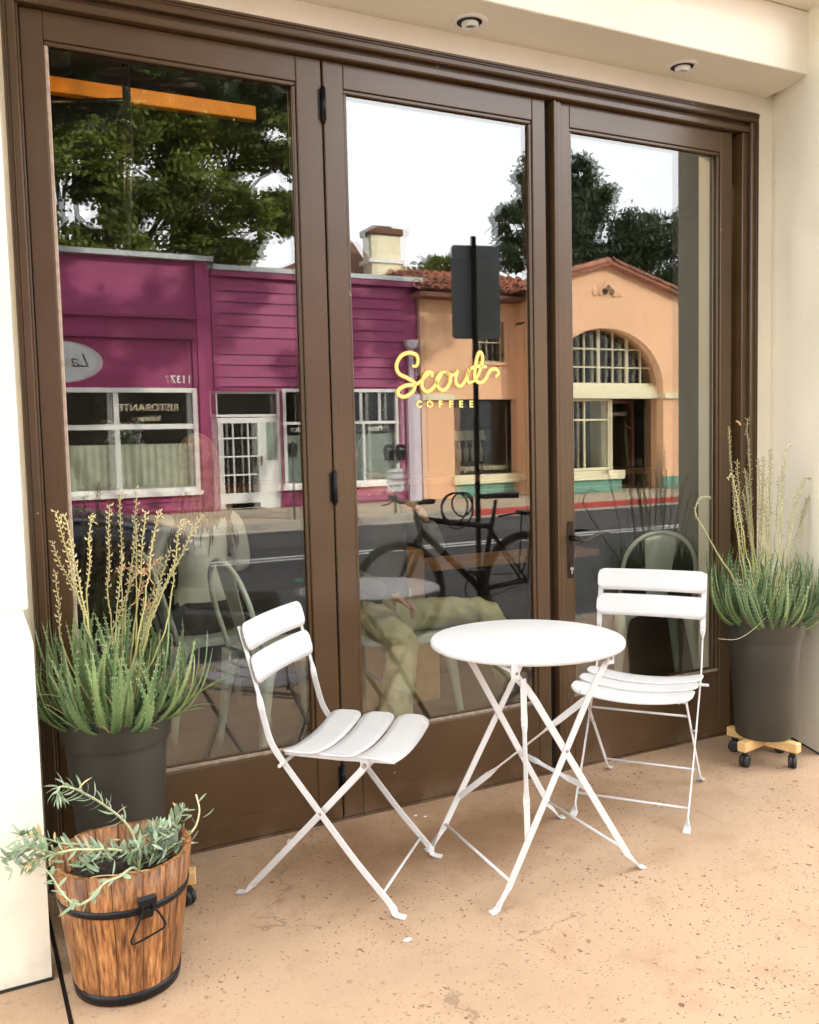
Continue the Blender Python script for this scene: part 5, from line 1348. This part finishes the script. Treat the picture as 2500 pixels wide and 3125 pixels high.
# flower vase in the window
t_ = thing('flower_arrangement', 'white flowers in a jug inside the restaurant window', 'flowers', (2.95, YF-.6, 1.2))
m = MB(); m.lathe([(.06, 0), (.11, .12), (.07, .22), (.08, .26)], (2.95, YF-.6, 1.15), 14); obj('jug', m, 'white_plastic', t_)
m = MB(); rf = random.Random(4)
for k in range(60):
    q = Vector((2.95+rf.uniform(-.38, .38), YF-.6+rf.uniform(-.15, .15), 1.62+rf.uniform(-.22, .26))); m.tube([(2.95, YF-.6, 1.38), q], .004, 4, mi=1)
    for j in range(4): a = rf.uniform(0, 6.28); r_ = .045; m.tri(tuple(q), tuple(q+Vector((r_*cos(a), .02, r_*sin(a)))), tuple(q+Vector((r_*cos(a+.9), -.02, r_*sin(a+.9)))), 0)
obj('blossoms', m, ['white_plastic', 'aloe_leaf_dark'], t_)
# oval hanging sign
t_ = thing('oval_sign', 'pale oval restaurant sign with script lettering hung from a bracket', 'sign', (1.62, yv(14.5), 2.9))
m = MB(); m.prism([(1.62+.74*cos(2*pi*k/40), 2.89+.37*sin(2*pi*k/40)) for k in range(40)], yv(14.5)-.03, yv(14.5)+.03); obj('sign_board', m, 'sign_white', t_)
m = MB(); m.tube([(1.62, yv(14.5), 3.26), (1.62, yv(14.5), 3.52), (1.62, YF+.06, 3.52)], .015, 6); obj('bracket', m, 'black_metal', t_)
sc_ = textmesh('La Seda', .34, .002); sc_.materials.clear(); sc_.materials.append(M['black_metal'])
for v_ in sc_.vertices: v_.co.x += v_.co.y*.35
o = bpy.data.objects.new('script_lettering', sc_); COL.objects.link(o); o.parent = t_; o.location = (0, .036, -.10); o.rotation_euler = (pi/2, 0, pi)

# orange building with tiled roof
og = thing('orange_shop', 'orange stucco shop with a barrel tile roof and arched gable front', 'building', (12.5, YF, 0))
YO = yv(15.4); YG = yv(14.6)
W_open(og, 'front_wall', 'stucco_orange', 9.35, 11.90, 0, 4.66, [(10.18, 11.80, .0, 2.27), (10.77, 11.57, 3.12, 4.08)], YO, .35)
obj('cornice', B(9.36, YO+.003, 2.25, 10.17, YO+.07, 2.38), 'cream_paint', og)
obj('sill', B(10.12, YO-.30, .31, 11.86, YO+.10, .52), 'cream_paint', og)
def tiles(parent, x0, x1, z0, z1, y_, sz=.15):
    obj('tile_backing', B(x0, y_-.06, z0, x1, y_, z1), 'grout', parent); m = MB(); nx = int((x1-x0)/sz); nz_ = max(1, int((z1-z0)/sz)); sx = (x1-x0)/nx; sz_ = (z1-z0)/nz_
    for i in range(nx):
        for j in range(nz_): m.box(x0+i*sx+.006, y_, z0+j*sz_+.006, x0+(i+1)*sx-.006, y_+.008, z0+(j+1)*sz_-.006)
    o = obj('wall_tiles', m, 'green_tile', parent); o['kind'] = 'stuff'
tiles(og, 10.19, 11.79, .005, .308, YO+.02)
far_window(og, 10.20, 11.79, .53, 2.26, YO-.12, (), (), .04, 'black_metal')
far_window(og, 10.77, 11.57, 3.13, 4.07, YO-.14, (11.17,), (3.6,), .04, 'cream_paint', bw=.03)
obj('window_sill', B(10.72, YO-.2, 3.06, 11.62, YO+.05, 3.12), 'stucco_orange', og)
m = MB()
for k in range(7): m.tube([(10.84+k*.11, YO+.02, 3.14), (10.84+k*.11, YO+.02, 4.06)], .008, 5)
for zz in (3.3, 3.9): m.tube([(10.78, YO+.02, zz), (11.56, YO+.02, zz)], .008, 5)
m.tube([(11.17+.14*cos(2*pi*k/16), YO+.03, 3.6+.14*sin(2*pi*k/16)) for k in range(17)], .007, 5, caps=False)
obj('window_grille', m, 'black_metal', og)
text('window_lettering', 'Interior Design', .20, (11.0, YO-.10, .62), og, 'cream_paint', 1)
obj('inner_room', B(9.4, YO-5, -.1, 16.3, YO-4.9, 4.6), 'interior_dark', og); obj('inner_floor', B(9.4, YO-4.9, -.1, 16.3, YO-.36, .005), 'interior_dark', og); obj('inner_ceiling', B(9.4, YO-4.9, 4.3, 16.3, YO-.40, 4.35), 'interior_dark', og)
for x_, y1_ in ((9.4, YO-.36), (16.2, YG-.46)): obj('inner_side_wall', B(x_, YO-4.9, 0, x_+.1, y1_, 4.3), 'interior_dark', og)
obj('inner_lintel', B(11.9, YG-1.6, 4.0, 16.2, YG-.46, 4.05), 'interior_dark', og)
m = MB(); 
for k in range(7): m.lathe([(.05, 0), (.06, .3), (.02, .34), (.02, .5)], (10.4+k*.2, YO-1.2, .8), 10); m.lathe([(.14, 0), (.10, .24)], (10.4+k*.2, YO-1.2, 1.32), 14, mi=0)
o = obj('table_lamp_row', m, 'cream_paint'); tag(o, 'row of unlit table lamps in the dark orange shop window', 'lamps')
# gable front with elliptical arch
GX0, GX1, AP = 11.90, 16.35, 14.0
ax_, ar, az_, ah = 13.98, 1.74, 2.50, 1.42
N = 24; arch = [(ax_+ar*cos(pi*k/N), az_+ah*sin(pi*k/N)) for k in range(N+1)]
def roofz(x): return 5.42-abs(x-AP)*.285
m = MB(); yb_, yf_ = YG-.45, YG
def wallquad(a, b, c, d):
    n = len(m.v)
    for yy in (yf_, yb_):
        for q in (a, b, c, d): m.v.append((q[0], yy, q[1]))
    m.face((n+3, n+2, n+1, n)); m.face((n+4, n+5, n+6, n+7))
    m.face((n, n+1, n+5, n+4)); m.face((n+1, n+2, n+6, n+5)); m.face((n+2, n+3, n+7, n+6)); m.face((n+3, n, n+4, n+7))
wallquad((GX0, 0), (ax_-ar, 0), (ax_-ar, roofz(ax_-ar)), (GX0, roofz(GX0))); wallquad((ax_+ar, 0), (GX1, 0), (GX1, roofz(GX1)), (ax_+ar, roofz(ax_+ar)))
for k in range(N):
    a, b = arch[k+1], arch[k]
    if a[0] < AP < b[0]: wallquad(a, b, (b[0], roofz(b[0])), (AP, 5.42)); wallquad(a, (AP, 5.41), (AP, 5.42), (a[0], roofz(a[0])))
    else: wallquad(a, b, (b[0], roofz(b[0])), (a[0], roofz(a[0])))
obj('gable_wall', m, 'stucco_orange', og)
W_open(og, 'side_wall', 'stucco_orange', GX0, GX0+.3, 0, roofz(GX0)-.02, [], YG-.451, .6)
for x0, x1 in ((GX0+.003, ax_-ar-.003), (ax_+ar+.003, GX1+.02)):
    obj('cornice', B(x0, YG+.003, 2.25, x1, YG+.07, 2.38), 'cream_paint', og); tiles(og, x0, x1, .005, .31, YG+.01)
yr = YG-.30
obj('arch_cornice', B(ax_-ar+.003, yr-.15, 2.26, ax_+ar-.003, yr+.16, 2.42), 'cream_paint', og); obj('arch_cornice', B(ax_-ar+.003, yr-.15, 2.421, ax_+ar-.003, yr+.10, 2.56), 'cream_paint', og)
m = MB(); aw = obj('arched_window', B(ax_-ar, yr-.12, 2.565, ax_+ar, yr-.02, 2.64), 'cream_paint', og)
for k in range(1, 8):
    xx = ax_-ar+k*2*ar/8; zt = az_+ah*sqrt(max(0, 1-((xx-ax_)/ar)**2)); hw_ = .045 if k % 2 == 0 else .018
    obj('mullion', B(xx-hw_, yr-.09, 2.645, xx+hw_, yr-.03, zt), 'cream_paint', aw)
for zz in (3.02, 3.46):
    hw_ = ar*sqrt(max(0, 1-((zz-az_)/ah)**2)); obj('transom', B(ax_-hw_, yr-.085, zz-.015, ax_+hw_, yr-.035, zz+.015), 'cream_paint', aw)
m = MB(); m.v = [(a, yr-.10, b) for a, b in arch]; m.face(tuple(range(len(arch)))); obj('pane', m, 'glass_far', aw)
# shopfront under the arch: display box left, open doorway right
far_window(og, ax_-ar, 14.30, .53, 2.25, yr-.05, (12.9, 13.55), (1.75,), .05, 'cream_paint', bw=.04)
obj('display_sill', B(ax_-ar, yr-.2, .31, 14.42, YG+.10, .52), 'cream_paint', og); tiles(og, ax_-ar, 14.38, .005, .308, YG+.02)
obj('display_side', B(14.31, yr-.8, 0, 14.38, yr-.02, 2.25), 'cream_paint', og)
dd = far_window(og, 14.45, 15.68, .0, 2.25, yr-.75, (), (), .08, 'tile_dark', name='door')
text('window_lettering', 'HAWAB', .16, (15.1, yr-.70, 1.85), og, 'cream_paint', 1)
for (x_, z_, w2, h2) in ((12.6, .8, .5, 1.1), (13.2, .7, .35, 1.3)):
    o = obj('display_frame', B(x_, yr-.5, z_, x_+w2, yr-.46, z_+h2), 'white_paint_wood'); tag(o, 'upright white frame standing in the arched shop window, '+('left' if x_ < 13 else 'right')+' one', 'frame')
# vent ornament: three lobes
for dx, dz, r_ in ((0, .10, .16), (-.20, .0, .14), (.20, .0, .14), (-.38, -.03, .10), (.38, -.03, .10)):
    m = MB(); m.lathe([(r_, 0), (r_*.8, .02), (r_*.45, .03)], (0, 0, 0), 18); m.v = [(14.0+dx+a, YG+.004+c*1.0, 4.78+dz+b) for a, b, c in m.v]
    obj('vent_lobe', m, 'stucco_orange', og)
for dx, dz, r_ in ((0, .09, .08), (-.11, .01, .075), (.11, .01, .075)):
    m = MB(); m.tube([(14.0+dx, YG+.02, 4.76+dz), (14.0+dx, YG+.038, 4.76+dz)], r_, 16); obj('vent_opening', m, 'interior_dark', og)
# barrel tile roofs: one mesh per tile kind, copied
def barrel(r, L_, mat):
    m = MB(); n = 6
    for y_, rr in ((0, r*1.08), (L_, r*.92)):
        for k in range(n+1): a = pi*k/n; m.v.append((rr*cos(a), y_, rr*sin(a)))
        for k in range(n+1): a = pi*k/n; m.v.append((rr*.8*cos(a), y_, rr*.8*sin(a)))
    K = 2*(n+1)
    for k in range(n): m.face((k, k+K, k+1+K, k+1), True); m.face((n+1+k, n+2+k, n+2+k+K, n+1+k+K), True); m.face((k, k+1, n+2+k, n+1+k), False)
    return m.mesh('roof_tile', [M[mat]])
TB = [barrel(.115, .52, 'clay_tile'), barrel(.115, .52, 'tile_dark'), barrel(.10, .46, 'clay_tile')]
slope = atan2(.95, 2.8); rt_r = random.Random(8); O = origin(og)
sm_ = MB(); x0r, x1r = 9.15, 13.2; ye, ze = yv(14.95), 4.66
L_s = 2.9; cs, sn = cos(slope), sin(slope)
sm_.v = [(x0r, ye, ze-.03), (x1r, ye, ze-.03), (x1r, ye-L_s*cs, ze-.03+L_s*sn), (x0r, ye-L_s*cs, ze-.03+L_s*sn)]; sm_.face((0, 1, 2, 3))
sm_.box(x0r, ye-.5, ze-.16, 11.9, ye-.02, ze-.06); rf_ = obj('main_roof', sm_, 'tile_dark', og)
for i in range(17):
    for j in range(6):
        d = j*.46+rt_r.uniform(-.02, .02); x_ = x0r+.13+i*.24+rt_r.uniform(-.012, .012)
        inst('roof_tile', TB[rt_r.random() < .35], rf_, Vector((x_, ye+.05-d*cs, ze+.0+d*sn+.012*j % .03))-O, (-slope, 0, pi+rt_r.uniform(-.03, .03)))
        tl_ = COL.objects[-1]; tl_.rotation_euler = Matrix(((-1, 0, 0), (0, -cs, -sn*-1*-1), (0, sn, -cs*-1))).transposed().to_euler() if False else (slope*-1, 0, pi)
# back slope and brown hip roof beyond
m = MB(); rz_ = ze+L_s*sn; ry_ = ye-L_s*cs; m.v = [(x0r, ry_, rz_), (13.2, ry_, rz_), (13.2, ry_-3, rz_-1), (x0r, ry_-3, rz_-1)]; m.face((0, 1, 2, 3)); obj('back_roof', m, 'tile_dark', og)
m = MB(); m.v = [(5.8, yv(17.2), 4.9), (9.4, yv(17.2), 4.9), (9.4, yv(22), 4.9), (5.8, yv(22), 4.9), (9.0, yv(18.3), 6.35), (9.4, yv(20), 6.35)]
for f_ in ((0, 1, 4), (1, 2, 5, 4), (2, 3, 5), (3, 0, 4, 5)): m.face(f_)
obj('hip_roof', m, 'brick_brown', og)
ch_ = obj('chimney', B(8.90, yv(17.4), 4.6, 9.66, yv(16.9), 6.20), 'cream_paint', og)
obj('chimney_cap', B(8.84, yv(17.46), 6.202, 9.72, yv(16.84), 6.36, bev=.02), 'brick_brown', ch_); obj('chimney_flashing', B(8.82, yv(17.45), 5.55, 9.74, yv(16.86), 5.64), 'white_paint_wood', ch_)
obj('chimney_pot', B(9.0, yv(17.3), 6.362, 9.5, yv(17.0), 6.44, bev=.02), 'brick_brown', ch_)
# gable roof slabs with rake tiles
for sg in (-1, 1):
    m = MB(); xe = AP+sg*2.55; n0 = len(m.v)
    m.v += [(AP, YG+.18, 5.46), (xe, YG+.18, 5.46-2.55*.285), (xe, YG-3.5, 5.46-2.55*.285), (AP, YG-3.5, 5.46), (AP, YG+.18, 5.38), (xe, YG+.18, 5.38-2.55*.285), (xe, YG-3.5, 5.38-2.55*.285), (AP, YG-3.5, 5.38)]
    for q in ((0, 1, 2, 3), (7, 6, 5, 4), (0, 4, 5, 1), (1, 5, 6, 2), (2, 6, 7, 3), (3, 7, 4, 0)): m.face(q)
    gr = obj('gable_roof', m, 'clay_tile', og); th_ = atan2(.285, 1)
    for j in range(6):
        d = .05+j*.43; me_ = TB[2]; px_ = AP+sg*d; o = inst('roof_tile', me_, gr, Vector((px_, YG+.10, 5.47-d*.285))-O, (0, 0, 0))
        o.rotation_euler = Matrix.Rotation(-sg*-th_ if False else 0, 4, 'Y').to_euler(); ydir = Vector((sg*cos(th_), 0, -sin(th_))); zdir = Vector((sg*sin(th_), 0, cos(th_))); xdir = ydir.cross(zdir)
        o.rotation_euler = Matrix((xdir, ydir, zdir)).transposed().to_euler(); o.scale = (1.15, 1, 1.05)
# neighbours closing the row
nb = thing('far_building', 'plain pale stucco building beyond the orange shop', 'building', (22, YF, 0))
W_open(nb, 'front_wall', 'stucco_side', 17.0, 30, 0, 4.2, [(18, 20.5, .6, 2.4), (22, 25, .6, 2.4)], YF, .3); obj('inner_room', B(17, YF-1.2, 0, 30, YF-1.1, 4.1), 'interior_dark', nb)
for a, b in ((18, 20.5), (22, 25)): far_window(nb, a, b, .6, 2.4, YF-.1, ((a+b)/2,), (), .06)
nb = thing('far_building', 'plain pale stucco building left of the magenta restaurant', 'building', (-12, YF, 0))
W_open(nb, 'front_wall', 'stucco_side', -24, -5.6, 0, 5.4, [(-22, -18, .6, 2.4), (-15, -9, .6, 2.4)], YF, .3); obj('inner_room', B(-24, YF-1.2, 0, -5.6, YF-1.1, 5.3), 'interior_dark', nb)
for a, b in ((-22, -18), (-15, -9)): far_window(nb, a, b, .6, 2.4, YF-.1, ((a+b)/2,), (), .06)

# ================================================================== TREES
def tree(label, base, trunk_h, clumps, leaf, mat, nleaf_, seed, lw=.3, hang=.0, thick=.22, group='street trees behind the camera'):
    rt = random.Random(seed); t_ = thing('broadleaf_tree', label, 'tree', base, group=group); B0 = Vector(base)
    m = MB(); top = B0+Vector((rt.uniform(-.2, .2), rt.uniform(-.2, .2), trunk_h))
    m.tube(smoothpath([B0, B0.lerp(top, .5)+Vector((.08, .05, 0)), top], 5), [thick*(1.25-.5*k/10) for k in range(11)], 10); obj('trunk', m, 'bark', t_)
    m = MB()
    for c, r in clumps:
        c = Vector(c); mid = top.lerp(c, .5)+Vector((rt.uniform(-.3, .3), rt.uniform(-.3, .3), .3)); m.tube(smoothpath([top-Vector((0, 0, .2)), mid, c], 4), [thick*.42*(1-.75*k/8) for k in range(9)], 6)
        for k in range(5):
            e = c+Vector((rt.uniform(-1, 1), rt.uniform(-1, 1), rt.uniform(-.7, .9)))*r*.85; m.tube([mid.lerp(c, .7), c.lerp(e, .5)+Vector((0, 0, .1)), e], [.035, .022, .008], 5)
    obj('limbs', m, 'bark', t_)
    V = []; F = []; tot = sum(r**2 for _, r in clumps)
    for c, r in clumps:
        c = Vector(c); k = int(nleaf_*r*r/tot); subs = []
        for j in range(max(5, int(16*r))):
            d = Vector((rt.gauss(0, 1), rt.gauss(0, 1), rt.gauss(0, .8))).normalized(); subs.append((c+Vector((d.x*r, d.y*r, d.z*r*.8))*rt.uniform(.45, 1.0), rt.uniform(.16, .36)*r))
        for i in range(k):
            sc_c, sr = subs[int(rt.random()*len(subs))]
            q = sc_c+Vector((rt.gauss(0, .5), rt.gauss(0, .5), rt.gauss(0, .45)))*sr
            d = Vector((rt.gauss(0, 1), rt.gauss(0, 1), rt.gauss(0, .7)-hang)).normalized(); s_ = d.orthogonal().normalized(); a = rt.uniform(0, 6.28); s_ = (s_*cos(a)+d.cross(s_)*sin(a))
            L_ = leaf*rt.uniform(.7, 1.4); n = len(V)
            V.extend((tuple(q-d*L_*.5), tuple(q+s_*L_*lw*.5), tuple(q+d*L_*.5), tuple(q-s_*L_*lw*.5))); F.append((n, n+1, n+2, n+3))
    me = bpy.data.meshes.new('crown'); me.from_pydata([(a-base[0], b-base[1], c-base[2]) for a, b, c in V], [], F); me.materials.append(M[mat]); me.update()
    o = bpy.data.objects.new('crown', me); COL.objects.link(o); o.parent = t_; o['kind'] = 'stuff'; return t_
rt2 = random.Random(21)
def cl(L_): return [((a, yv(b), c), r) for a, b, c, r in L_]
tree('spreading olive-green tree rising behind the magenta restaurant', (3.0, yv(19.5), 0), 3.6,
     cl([(1.0, 18.5, 6.3, 1.3), (2.4, 18.2, 7.6, 1.4), (4.0, 18.6, 6.4, 1.2), (3.6, 18.0, 8.6, 1.5), (5.4, 18.4, 7.6, 1.3), (6.0, 18.8, 6.2, 1.1), (1.2, 18.4, 8.6, 1.5), (5.6, 18.0, 9.2, 1.3), (2.6, 18.6, 10.0, 1.6), (3.2, 18.3, 5.9, 1.0), (.2, 18.2, 5.6, 1.0), (4.9, 18.2, 8.8, 1.2), (6.4, 18.2, 8.3, .9), (2.0, 18.3, 9.2, 1.3), (-.8, 18.8, 7.0, 1.6), (6.9, 18.6, 7.0, .8), (7.2, 17.6, 8.1, .9), (7.0, 17.8, 9.3, 1.0), (6.8, 17.6, 6.6, .7), (-1.5, 18.6, 9.4, 1.8), (4.6, 18.4, 10.4, 1.4)]),
     .155, 'tree_olive', 115000, 1, .55, .2)
tree('dark drooping-leaved tree rising behind the arched orange gable', (17.5, yv(21.5), 0), 4.2,
     cl([(15.0, 19.5, 6.9, 1.0), (16.0, 19.6, 8.0, 1.2), (17.6, 20.0, 8.2, 1.2), (18.6, 20.0, 7.2, 1.1), (16.6, 19.8, 6.6, 1.2), (19.8, 20.2, 7.6, 1.1), (20.8, 20.4, 6.2, 1.4), (17.0, 19.6, 9.0, .8), (14.3, 19.5, 7.5, .6), (21.5, 20.5, 7.9, 1.2), (18.5, 20.2, 5.8, 1.3), (15.4, 19.7, 9.0, .7)]),
     .20, 'tree_dark', 50000, 2, .30, .8)
tree('big kerbside tree with long leaves hanging over the street', (-3.6, yv(3.3), -.12), 3.0,
     cl([(.2, 4.2, 4.75, .8), (1.2, 4.6, 4.8, .75), (2.0, 5.0, 4.9, .8), (.6, 5.6, 4.7, .9), (-.8, 4.6, 5.0, 1.1), (2.6, 5.2, 5.3, .7), (2.1, 5.6, 4.55, .45), (1.7, 4.6, 4.35, .45), (.7, 4.3, 4.3, .5), (2.3, 5.0, 4.35, .35), (2.45, 4.9, 4.6, .45), (-2.0, 4.0, 4.8, 1.2), (-3.4, 4.2, 5.4, 1.5), (1.4, 6.0, 5.8, 1.0), (-.2, 6.2, 5.8, 1.2), (-4.8, 3.6, 4.6, 1.3), (-1.6, 5.4, 6.2, 1.3), (.9, 4.5, 5.8, .9)]),
     .17, 'tree_near', 34000, 3, .34, .7, .20)
tree('added unseen kerbside canopy cutting the sky light on the cafe pavement', (-6.5, yv(3.4), -.12), 5.0,  # canopy added out of view to hold sky light off the pavement
     cl([(-4.5, 5.0, 8.4, 1.7), (-2.2, 5.6, 8.8, 1.7), (0, 5.4, 9.0, 1.7), (2.2, 5.6, 9.0, 1.6), (4.4, 5.6, 9.2, 1.6), (6.2, 6.0, 9.6, 1.3), (-3.4, 3.2, 8.2, 1.6), (-1.0, 3.4, 8.2, 1.6), (1.4, 3.4, 8.3, 1.5), (3.6, 3.4, 8.4, 1.5), (5.6, 3.6, 8.8, 1.3), (1, 7.6, 10.2, 1.6), (-2, 7.6, 10, 1.6), (4, 7.6, 10.4, 1.4)]),
     .30, 'tree_near', 26000, 9, .42, .3, .30)
tree('tall kerbside tree whose high crown shades the restaurant front', (10.5, yv(3.4), -.12), 6.0,
     cl([(7.0, 5.0, 9.0, .9), (8.4, 5.2, 10.4, 1.1), (6.6, 4.8, 11.2, 1.1), (12.3, 5.0, 9.9, .9), (13.4, 5.2, 10.8, 1.0), (15.0, 5.0, 10.6, .9), (10.4, 4.6, 11.8, 1.2), (5.6, 5.0, 9.4, .7)]),
     .22, 'tree_near', 12000, 6, .40, .4, .24)
tree('small round tree far behind the tiled roof', (15.8, yv(27), 0), 5.0, cl([(15.4, 25.5, 7.2, .9), (14.4, 25.5, 6.6, .8), (16.5, 26, 6.8, .9)]), .22, 'tree_olive', 5000, 4, .55, .2)
